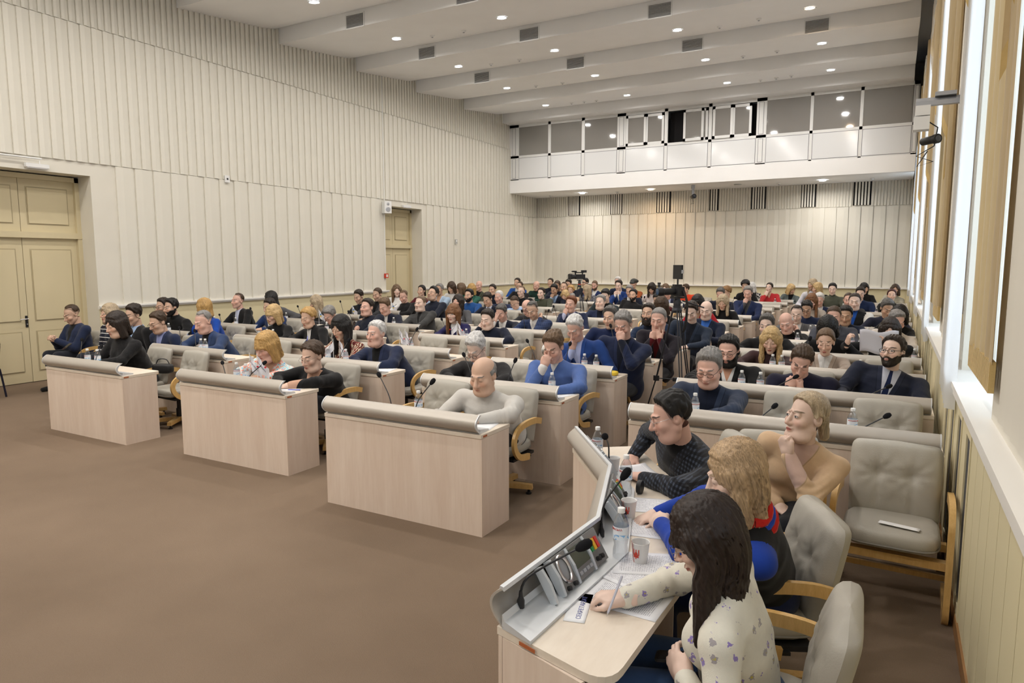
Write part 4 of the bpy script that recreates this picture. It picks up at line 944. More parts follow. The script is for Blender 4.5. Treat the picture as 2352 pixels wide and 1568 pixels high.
def m_top(col, inner, vw, vl, pat=None, tie=None, lapel=True, skin=None, c2=None, arm=None):
    """garment of the torso: colour / weave + the V opening that shows what is worn beneath"""
    k = (tuple(col), inner, vw, vl, pat, tie, lapel, skin, c2, arm)
    if k in TOPM: return TOPM[k]
    m = mat('garment_%d' % len(TOPM), col, .85, spec=.15, sheen=.12); t = NT(m); g = t.coord(); n = t.noise(g, 9, 4, .6)
    c = t.mix(n, tuple(q * .8 for q in col), tuple(min(1, q * 1.22 + .002) for q in col)); x, y, z = sep(t, g)
    hgt = t.math('ADD', t.noise(g, 600, 1), t.math('MULTIPLY', t.noise(g, 16, 3, .55), 3.0))
    c2 = c2 or (.5, .5, .5)
    if pat == 'check':
        def band(q, f, o): return t.math('GREATER_THAN', t.math('SINE', t.math('MULTIPLY', t.math('ADD', q, o), f)), .15)
        kx = t.math('ADD', t.math('ADD', x, y), t.math('MULTIPLY', n, .01)); b1 = band(t.math('SUBTRACT', kx, t.math('MULTIPLY', z, .3)), 230, 0); b2 = band(t.math('ADD', z, t.math('MULTIPLY', kx, .3)), 230, .01); c = t.mix(t.math('MULTIPLY', t.math('MULTIPLY', b1, b2), .95), c, c2); c = t.mix(t.math('MULTIPLY', t.math('ADD', b1, b2, clamp=True), .3), c, tuple(q * .6 for q in c2))
    elif pat == 'plaid':
        def ln(q, f): return t.math('GREATER_THAN', t.math('SINE', t.math('MULTIPLY', q, f)), .93)
        c = t.mix(t.math('MULTIPLY', t.math('ADD', ln(t.math('ADD', x, y), 110), ln(z, 110), clamp=True), .5), c, c2)
    elif pat == 'stripe':
        c = t.mix(t.math('GREATER_THAN', t.math('SINE', t.math('MULTIPLY', t.math('ADD', z, t.math('MULTIPLY', y, .25)), 95)), .86), c, c2)
    elif pat == 'finestripe':
        c = t.mix(t.math('GREATER_THAN', t.math('SINE', t.math('MULTIPLY', t.math('ADD', z, t.math('MULTIPLY', y, .2)), 230)), .3), c, c2)
    elif pat == 'floral':
        v = t.n('ShaderNodeTexVoronoi'); v.inputs['Scale'].default_value = 19; t.l(g, v.inputs['Vector']); vn = t.n('ShaderNodeTexNoise'); vn.inputs['Scale'].default_value = 110; vn.inputs['Detail'].default_value = 2; t.l(g, vn.inputs['Vector'])
        dd = t.math('ADD', v.outputs['Distance'], t.math('MULTIPLY', t.math('SUBTRACT', vn.outputs[0], .5), .55)); pick = sep(t, v.outputs['Color'])[0]
        fcol = t.mix(t.math('GREATER_THAN', pick, .5), (.20, .13, .48), (.30, .27, .30)); c = t.mix(t.math('MULTIPLY', t.math('LESS_THAN', dd, .22), .85), c, fcol); c = t.mix(t.math('LESS_THAN', dd, .07), c, (.50, .42, .10))
    elif pat == 'damask':
        v = t.n('ShaderNodeTexVoronoi', feature='DISTANCE_TO_EDGE'); v.inputs['Scale'].default_value = 13; t.l(g, v.inputs['Vector']); wv = t.n('ShaderNodeTexWave'); wv.inputs['Scale'].default_value = 9; wv.inputs['Distortion'].default_value = 9; wv.inputs['Detail'].default_value = 2; t.l(g, wv.inputs['Vector'])
        c = t.mix(t.math('GREATER_THAN', wv.outputs['Fac'], .48), c, c2); c = t.mix(t.math('LESS_THAN', v.outputs[0], .05), c, (.18, .02, .015))
    elif pat == 'splash':
        v = t.n('ShaderNodeTexNoise'); v.inputs['Scale'].default_value = 14; v.inputs['Detail'].default_value = 3; v.inputs['Distortion'].default_value = 2.5; t.l(g, v.inputs['Vector'])
        c = t.ramp(v.outputs[0], [(.30, (.10, .28, .62)), (.40, (.45, .75, .82)), (.5, (.80, .80, .72)), (.58, (.82, .16, .08)), (.66, (.85, .55, .50)), (.74, (.30, .65, .70))])
    elif pat == 'print':
        v = t.noise(g, 26, 3, .7); c = t.mix(t.math('GREATER_THAN', v, .54), c, c2)
    elif pat == 'heather': c = t.mix(t.math('MULTIPLY', t.noise(g, 300, 3, .8), .8), c, c2)
    if arm: c = t.mix(t.math('GREATER_THAN', sep(t, t.n('ShaderNodeAttribute', attribute_name='ar').outputs['Vector'])[0], .5), c, arm)
    at = t.n('ShaderNodeAttribute', attribute_name='tc'); px, s, pf = sep(t, at.outputs['Vector'])
    if vw > 0:
        e = t.math('SUBTRACT', t.math('MULTIPLY', vw, t.math('SUBTRACT', 1.0, t.math('DIVIDE', s, vl))), t.math('ABSOLUTE', px)); fr = t.math('GREATER_THAN', pf, .0)
        lo = t.math('MULTIPLY', t.math('MULTIPLY', t.math('ADD', e, .0), 400, clamp=True), fr)
        if lapel:
            la = t.math('MULTIPLY', t.math('GREATER_THAN', e, -.045), t.math('LESS_THAN', e, -.041)); c = t.mix(t.math('MULTIPLY', t.math('MULTIPLY', t.math('GREATER_THAN', e, -.045), fr), .55), c, tuple(q * 1.45 + .003 for q in col)); c = t.mix(t.math('MULTIPLY', t.math('MULTIPLY', la, fr), .8), c, tuple(q * .2 for q in col))
        if not lapel: c = t.mix(t.math('MULTIPLY', t.math('MULTIPLY', t.math('GREATER_THAN', e, -.007), fr), .45), c, tuple(q * .5 for q in col))
        ic = t.mix(t.noise(g, 20, 3), tuple(q * .86 for q in inner), inner)
        if skin: ic = t.mix(t.math('GREATER_THAN', t.math('SUBTRACT', t.math('MULTIPLY', .045, t.math('SUBTRACT', 1.0, t.math('DIVIDE', s, .09))), t.math('ABSOLUTE', px)), 0.0), ic, skin)
        elif lapel: ic = t.mix(t.math('MULTIPLY', t.math('LESS_THAN', t.math('ABSOLUTE', px), .0022), .5), ic, tuple(q * .4 for q in inner))
        if tie: ic = t.mix(t.math('LESS_THAN', t.math('ABSOLUTE', px), t.math('ADD', .014, t.math('MULTIPLY', s, .07))), ic, tie)
        c = t.mix(lo, c, ic)
    t.base(c); t.bump(hgt, .28, .006); TOPM[k] = m; return m
def m_cloth(col):
    k = 'cloth_%d_%d_%d' % tuple(int(c * 400) for c in col)
    return MATS.get(k) or m_fabric(k, col, .9, 500, .2)
# ---- glasses
def m_glass_mesh():
    d = {}
    for nm, col in (('dark', (.02, .015, .012)), ('thin', (.35, .33, .32))):
        b = MB(); r = .0018 if nm == 'dark' else .0011
        for sx in (-1, 1):
            b.tube([(sx * .032 + .024 * math.cos(a) * (1 + .08 * math.cos(2 * a)), -.113 + .004 * abs(math.cos(a)), .006 + .0175 * math.sin(a)) for a in [2 * PI * k / 20 for k in range(21)]], r, 5)
            b.tube([(sx * .056, -.108, .012), (sx * .074, -.075, .014), (sx * .083, -.005, .012), (sx * .084, .012, .0)], r, 5)
        b.tube([(-.009, -.114, .010), (0, -.117, .012), (.009, -.114, .010)], r, 5); d[nm] = b.mesh('glasses', mat('glasses_' + nm, col, .3, metal=0 if nm == 'dark' else .8))
    return d
GLS = m_glass_mesh()
def rotm(yaw, pitch, roll):
    return (Matrix.Rotation(yaw, 3, 'Z') @ Matrix.Rotation(pitch, 3, 'X') @ Matrix.Rotation(roll, 3, 'Y'))
def npm(M): return np.array([[M[i][j] for j in range(3)] for i in range(3)], float)
def ik(S, W, l1, l2, pole):
    S, W, pole = map(lambda q: np.asarray(q, float), (S, W, pole)); d = W - S; L = np.linalg.norm(d); f = max(1.0, L / (l1 + l2 - .004)); l1 *= f; l2 *= f
    L = max(L, abs(l1 - l2) + .02); u = d / np.linalg.norm(d); a = (l1 * l1 - l2 * l2 + L * L) / (2 * L); hh = math.sqrt(max(0, l1 * l1 - a * a))
    n = pole - u * (pole @ u); n = n / np.linalg.norm(n); return S + u * a + n * hh
SKIN = {'f': (.70, .475, .37), 'm': (.63, .415, .305), 'r': (.68, .42, .335), 't': (.50, .315, .215), 'p': (.73, .535, .445)}
HAIRC = {'blk': (.009, .008, .008), 'dbr': (.022, .014, .010), 'br': (.055, .032, .018), 'lbr': (.13, .08, .045), 'bln': (.52, .36, .17), 'gold': (.46, .28, .10), 'ash': (.42, .33, .22), 'gry': (.22, .21, .20), 'wht': (.60, .59, .58), 'red': (.14, .045, .015), 'dred': (.055, .012, .010), 'aub': (.17, .075, .03), 'sp': (.09, .085, .08)}
STAT = dict(n=0, t=0.0)
def person(label, head, hip, face=0.0, h=.016, S=1.10, sex='m', kind=None, hair='short', hc='dbr', skin='m', top=((.02, .02, .025), None, 0, 0), topkw=None, pose='desk', yaw=0, pitch=18, roll=0, glasses=None, beard=None, eyes=None, stub=0.0, neck=None, collar=None, bulk=1.0, legs=(.02, .022, .03), desk_z=DT, lean_hands=None, extra=None, group='seated people', hands=('relax', 'relax'), sleeve=1.0, desk_dy=None, shoes=(.012, .011, .011), sk_hand=None, bare=False):
    """head, hip: world points (head centre / hip on the seat); face: body heading, 0 = towards the stage (-y)"""
    kind = kind or {'m': 'm0', 'f': 'f0'}[sex]; head = np.asarray(head, float); hip = np.asarray(hip, float)
    cz, sz = math.cos(-face), math.sin(-face); RW = np.array([[cz, -sz, 0], [sz, cz, 0], [0, 0, 1]])
    Hc = RW @ (head - [hip[0], hip[1], 0]); Hp = np.array([0, 0, hip[2]])
    ph = R_(pitch); RH = npm(rotm(R_(yaw), ph, R_(roll))); sp = math.sin(max(ph, -.2))
    N = Hc + S * np.array([0, .038 + .060 * sp, -.152 + .020 * sp])
    L = np.linalg.norm(N - Hp); a_ = (N - Hp) / L; Xr = np.array([1., 0, 0]); Xr -= a_ * (Xr @ a_); Xr /= np.linalg.norm(Xr); Fr = np.cross(a_, Xr); Fr = -Fr if Fr[1] > 0 else Fr
    fm = sex == 'f'; bw = (1.0 if fm else 1.14) * S * bulk; shw = (.172 if fm else .202) * S * (.5 + .5 * bulk)
    ts = np.array([-.3, 0, .25, .5, .70, .84, .95, 1.1]); ww = np.array([.13, .178, .160 if not fm else .148, .166, .176, .150, .070, .045]) * bw; dw = np.array([.10, .125, .128 * (1 + .35 * (bulk - 1)), .124, .112, .092, .06, .04]) * bw
    Sh = {sg: Hp + a_ * (L * .85) + Xr * sg * shw + Fr * .012 for sg in (-1, 1)}
    # --- hand targets
    dy = desk_dy if desk_dy is not None else -.60
    def wr(sg, mode):
        o = {'d': (sg * .17, dy, desk_z + .028), 'in': (sg * .085, dy - .0, desk_z + .028), 'wide': (sg * .24, dy + .02, desk_z + .028), 'lap': (sg * .09, -.22, .60), 'thigh': (sg * .13, -.26, .585), 'ph': (sg * .045, -.40, .80), 'phd': (sg * .05, dy + .10, desk_z + .10)}
        if mode in o: return np.array(o[mode])
        hq = {'face': (sg * .035, -.125, -.125), 'cheek': (sg * .085, -.055, -.125), 'chin': (sg * .03, -.115, -.165), 'brow': (sg * .03, -.155, -.055), 'ear': (sg * .125, -.03, -.10), 'clasp': (sg * .045, -.125, -.165), 'fore': (sg * .05, -.15, -.03)}[mode]
        q = Hc + S * (RH @ np.array(hq)) * [1, 1, 1]; return q + np.array([0, -.015, -.03])
    if isinstance(pose, str): pose = {'desk': ('d', 'd'), 'in': ('in', 'in'), 'face_r': ('face', 'd'), 'face_l': ('d', 'face'), 'clasp': ('clasp', 'clasp'), 'lap': ('lap', 'lap'), 'phone': ('ph', 'ph'), 'thigh': ('thigh', 'thigh'), 'wide': ('wide', 'wide')}[pose]
    arms = []
    for sg, md, hp_ in ((-1, pose[0], hands[0]), (1, pose[1], hands[1])):
        up_mode = isinstance(md, str) and md in ('face', 'cheek', 'chin', 'brow', 'ear', 'clasp', 'fore')
        W = RW @ (np.asarray(md[:3], float) - [hip[0], hip[1], 0]) if not isinstance(md, str) else wr(sg, md)
        pole = np.array([sg * .55, .15, -1.0]) if not up_mode else np.array([sg * .5, -.25, -1.0])
        if isinstance(md, str) and md in ('d', 'in', 'wide', 'phd'): pole = np.array([sg * .75, .25, -.75])
        if not isinstance(md, str): pole = np.array([sg * 1.0, .2, -.25]) if W[2] > .74 else np.array([sg * .6, .4, -.8])
        E = ik(Sh[sg], W, .285 * S, .245 * S, pole)
        if not isinstance(md, str) and W[2] > .74 and W[2] < .9: E[2] = max(E[2], desk_z + .045)
        if isinstance(md, str) and md in ('d', 'in', 'wide') and E[2] < desk_z + .05 and E[1] < dy + .2: E[2] = desk_z + .05
        fd = (W - E) / np.linalg.norm(W - E); arms.append((sg, Sh[sg], E, W, fd, hp_, up_mode, md))
    knees = {}; lp = legs
    for sg in (-1, 1):
        hj = Hp + np.array([sg * .09 * S, -.02, .0]); kn = np.array([sg * .12 * S, -.44, .50 * S * .92 + .03]); an = np.array([sg * .12 * S, -.40, .09]); knees[sg] = (hj, kn, an)
    rs = 1.0 if not bare else .86
    wn = rng.uniform(0, 6, 6)
    def tco(P): q = P - Hp; return q @ Xr, q @ Fr, q @ a_
    def top_sdf(P):
        px, pf, pa = tco(P.astype(float)); t_ = pa / L; w_ = np.interp(t_, ts, ww); dp = np.interp(t_, ts, dw)
        d = (np.sqrt((px / w_) ** 2 + ((pf - .012 * bulk) / dp) ** 2) - 1) * np.minimum(w_, dp) * .92
        d = smax(d, np.maximum(-pa - .10 * S, pa - L * .985), .03)
        if fm:
            c_ = Hp + a_ * L * .63 + Fr * .085 * S
            for sg in (-1, 1): d = smin(d, np.linalg.norm(P - (c_ + Xr * sg * .072 * S), axis=1) - .068 * S * bulk, .045)
        else: d = smin(d, ell(P, Hp + a_ * L * .30 + Fr * .06 * S * bulk, (.13 * S * bulk,) * 3), .06)
        nb = Hp + a_ * (L * .945)
        for sg in (-1, 1): d = smin(d, cone(P, nb - a_ * .012, Sh[sg] - a_ * .004, .056 * S, .054 * S), .05)
        for sg, s0, E, W, fd, hp_, um, md in arms:
            ua = cone(P, s0, E, .064 * S * (.5 + .5 * bulk) * (1 if not fm else .88), .055 * S * (1 if not fm else .9)); Wc = E + (W - E) * (sleeve if sleeve <= 1 else 1)
            fa = cone(P, E, Wc - fd * .01, .054 * S * (1 if not fm else .9), .038 * S); q = smin(ua, fa, .03)
            el = np.linalg.norm(P - E, axis=1); q = q + .0045 * np.sin((P @ (fd * 150)) + wn[0] + 3 * np.sin(P[:, 0] * 30)) * np.exp(-(el / .12) ** 2)
            d = smin(d, q, .028)
        if not fm or bulk > .99: d = d + .0028 * np.sin(P[:, 2] * 42 + wn[1] + 2.2 * np.sin(P[:, 0] * 16 + wn[2])) * np.sin(P[:, 1] * 30 + wn[3])
        return d.astype(f32)
    def leg_sdf(P):
        d = None
        for sg in (-1, 1):
            hj, kn, an = knees[sg]; q = smin(cone(P, hj, kn, .088 * S * bulk, .064 * S), cone(P, kn, an, .062 * S, .045 * S), .03); d = q if d is None else smin(d, q, .03)
        return smin(d, ell(P, Hp + [0, .0, -.02], (.17 * bw, .14 * bw, .11 * S)), .05).astype(f32)
    def shoe_sdf(P):
        d = None
        for sg in (-1, 1):
            an = knees[sg][2]; q = smin(cone(P, an + [0, .03, -.04], an + [0, -.16, -.055], .045, .034), cone(P, an, an + [0, .01, -.04], .042, .045), .02); q = np.maximum(q, .004 - P[:, 2]); d = q if d is None else np.minimum(d, q)
        return d.astype(f32)
    pts = np.array([Hp, N] + [q for A in arms for q in A[1:4]]); lo, hi = pts.min(0) - .22 * S, pts.max(0) + .22 * S
    V, Q = net(top_sdf, lo, hi, h); px, pf, pa = tco(V.astype(float))
    AR = np.zeros((len(V), 3)); VS, QS, MI, HPA, TC = [V], [Q], [np.zeros(len(Q))], [np.full((len(V), 3), 9.)], [np.stack([px, L - pa, pf], 1)]
    if (topkw or {}).get('arm'):
        for A_ in arms: AR[:, 0] = np.maximum(AR[:, 0], ((cone(V, A_[1], A_[2], .078 * S, .07 * S) < 0) & (np.abs(px) > shw * .66)) | (cone(V, A_[2], A_[3], .075 * S, .055 * S) < 0))
    off = len(V)
    def add(v, q, mi, hp=None):
        nonlocal off
        VS.append(v); QS.append(q + off); MI.append(np.full(len(q), mi)); HPA.append(hp if hp is not None else np.full((len(v), 3), 9.)); TC.append(np.full((len(v), 3), 9.)); off += len(v)
    v, q = net(leg_sdf, (-.42, -.62, .02), (.42, .24, hip[2] + .16), max(h, .018)); add(v, q, 1)
    v, q = net(shoe_sdf, (-.3, -.68, -.01), (.3, -.28, .16), max(h, .014)); add(v, q, 2)
    hh = max(.0042, h * .52); v, q = head_tmpl(kind, round(hh, 4)); hv = v.astype(float) @ (RH.T * S) + Hc; add(hv, q, 3, v)
    hb = Hc + S * (RH @ np.array([0, .022, -.055])); nk = N + a_ * -.035; tn, qn = tubeq([hb, hb * .55 + nk * .45 + Fr * -.0, nk, nk - a_ * .05], [.050 * S * (.88 if fm else 1.05), .050 * S * (.86 if fm else 1.08), .058 * S, .07 * S]); add(tn, qn[:, ::-1], 3)
    if neck:      # rolled collar of a sweater
        c0 = nk * .52 + hb * .48; tn, qn = tubeq([nk - a_ * .03, nk * .75 + hb * .25, c0, c0 - a_ * .004], [.082 * S, .066 * S, .063 * S, .054 * S], 20); add(tn, qn[:, ::-1], 0)
    for sg, s0, E, W, fd, hp_, um, md in arms:
        v, q = hand_tmpl(hp_, round(max(.0045, h * .45), 4)); v = v.astype(float).copy()
        if sleeve < .95: tn, qn = tubeq([E + (W - E) * (sleeve - .06), E + (W - E) * .9, W + fd * .01], [.036 * S, .029 * S, .026 * S], 14); add(tn, qn[:, ::-1], 3)
        if um: pn = Hc - W; pn = pn + np.array([0, .05, 0])
        elif isinstance(md, str) and md in ('lap', 'thigh', 'd', 'in', 'wide'): pn = np.array([-sg * .25, 0, -1.0])
        elif not isinstance(md, str) and len(md) > 3: pn = RW @ np.asarray(md[3:6], float)
        else: pn = np.array([-sg * 1.0, .3, -.2])
        f_ = fd.copy()
        if isinstance(md, str) and md in ('d', 'in', 'wide'): f_[2] = min(max(f_[2], -.15), .0); f_ = f_ / np.linalg.norm(f_)
        if not isinstance(md, str) and len(md) > 6: f_ = RW @ np.asarray(md[6:9], float); f_ = f_ / np.linalg.norm(f_)
        if um and md in ('face', 'clasp', 'brow', 'chin', 'fore'): f_ = f_ * .5 + np.array([-sg * .25, .0, .9]); f_ = f_ / np.linalg.norm(f_)
        pn = pn - f_ * (pn @ f_); pn = pn / np.linalg.norm(pn); zz = -pn; yy = -f_; xx = np.cross(yy, zz); B_ = np.stack([xx, yy, zz], 1)
        if sg * 1 < 0: v[:, 0] *= 1; qq = q          # right hand: thumb on +x seen palm down
        else: v[:, 0] *= -1; qq = q[:, ::-1]
        add(v @ (B_.T * S) + W, qq, 3)
    skc = SKIN[skin] if isinstance(skin, str) else skin; hcol = HAIRC[hc] if isinstance(hc, str) else hc; brow = tuple(c * .6 + .004 for c in hcol) if hc not in ('wht', 'bln', 'gold', 'ash') else ((.16, .12, .08) if hc != 'wht' else (.3, .28, .26))
    lip = (.48, .12, .10) if fm else tuple((skc[0] * .82, skc[1] * .56, skc[2] * .56)); ey = (pitch < 14) if eyes is None else eyes
    kw = topkw or {}; M_T = m_top(top[0], top[1] or (.02, .02, .02), top[2], top[3], **kw)
    me = quads_mesh('person', np.concatenate(VS), np.concatenate(QS), [M_T, m_cloth(legs), m_cloth(shoes), m_skin(skc, brow, lip, ey, stub, tuple(q * .8 for q in hcol) if hair in ('short', 'buzz', 'flat', 'side', 'quiff', 'receding', 'thin', 'curlyshort') else None, {'receding': .03, 'thin': .03}.get(hair, 0.0))], np.concatenate(MI), {'hp': np.concatenate(HPA), 'tc': np.concatenate(TC), **({'ar': np.concatenate([AR, np.zeros((off - len(AR), 3))])} if (topkw or {}).get('arm') else {})})
    o = bpy.data.objects['person'] if False else link('person', me, None, (hip[0], hip[1], 0), face); tag(o, label, 'person', group)
    MH = Matrix.Translation(Hc) @ Matrix([[RH[i][j] * S for j in range(3)] + [0] for i in range(3)] + [[0, 0, 0, 1]])
    hr = round(max(.0052, h * .5), 4)
    if hair and hair != 'bald': hair_obj(hair, kind, hr, hcol if hair != 'beret' else (.03, .032, .028), o, MH, 'hair' if hair != 'beret' else 'beret', ph)
    if beard: hair_obj(beard, kind, hr, tuple(c * .8 for c in hcol), o, MH, 'beard')
    if glasses: g_ = link('glasses', GLS[glasses], o); g_.matrix_local = MH
    if collar:    # folded shirt collar
        c0 = nk * .70 + hb * .30; ax_ = (hb - nk); ax_ /= np.linalg.norm(ax_); b = MB(); vs = []; n_ = 22
        xr = Xr - ax_ * (Xr @ ax_); xr /= np.linalg.norm(xr); fr = np.cross(ax_, xr); fr = -fr if fr @ Fr < 0 else fr
        for i in range(n_ + 1):
            a = -PI / 2 + .22 + (2 * PI - .44) * i / n_; e = abs(i / n_ - .5) * 2; dr = xr * math.cos(a) - fr * math.sin(a)
            top_ = nk + ax_ * (.052 - .012 * e) + dr * .062 * S; out = nk + ax_ * (.012 - .055 * e ** 4) + dr * (.082 + .012 * e ** 3) * S; vs += [tuple(nk + ax_ * -.02 + dr * .066 * S), tuple(top_), tuple(top_ + dr * .004), tuple(out)]
        fs = [(i * 4 + j, i * 4 + j + 1, i * 4 + j + 5, i * 4 + j + 4) for i in range(n_) for j in range(3)]; b.add(vs, fs); b.build('shirt_collar', m_cloth(collar), o, smooth=30)
    if extra: extra(o, dict(Hc=Hc, RH=RH, arms=arms, S=S, N=N, Hp=Hp, Fr=Fr, a=a_, X=Xr, L=L))
    return o
# ================================================================== the people in the hall
navy, dnavy, blue, royal, blk, cha, gry, lgry = (.016, .024, .058), (.010, .013, .026), (.022, .06, .20), (.012, .06, .34), (.009, .009, .010), (.028, .028, .032), (.085, .085, .092), (.26, .25, .24)
lbl, wht, olv, grn, mar, redc, tan, beig, brn, cream = (.36, .50, .74), (.76, .75, .74), (.055, .06, .04), (.012, .04, .032), (.09, .012, .018), (.42, .025, .03), (.36, .29, .24), (.60, .40, .27), (.045, .022, .024), (.66, .60, .50)
def suit(c, sh=wht, **k): return dict(top=(c, sh, .075, .30), collar=sh if sh not in (blk, dnavy, navy) else None, topkw=k or None)
def jk(c, inn, w=.07, l=.34, **k): return dict(top=(c, inn, w, l), topkw=k or None)
def sw(c, **k): return dict(top=(c, None, 0, 0), topkw=k or None)
def tn(c, **k): return dict(top=(c, None, 0, 0), neck=True, topkw=k or None)
def vs(c, inn, **k): return dict(top=(c, inn, .055, .10), topkw=dict(lapel=False, **k))
F = dict(sex='f')
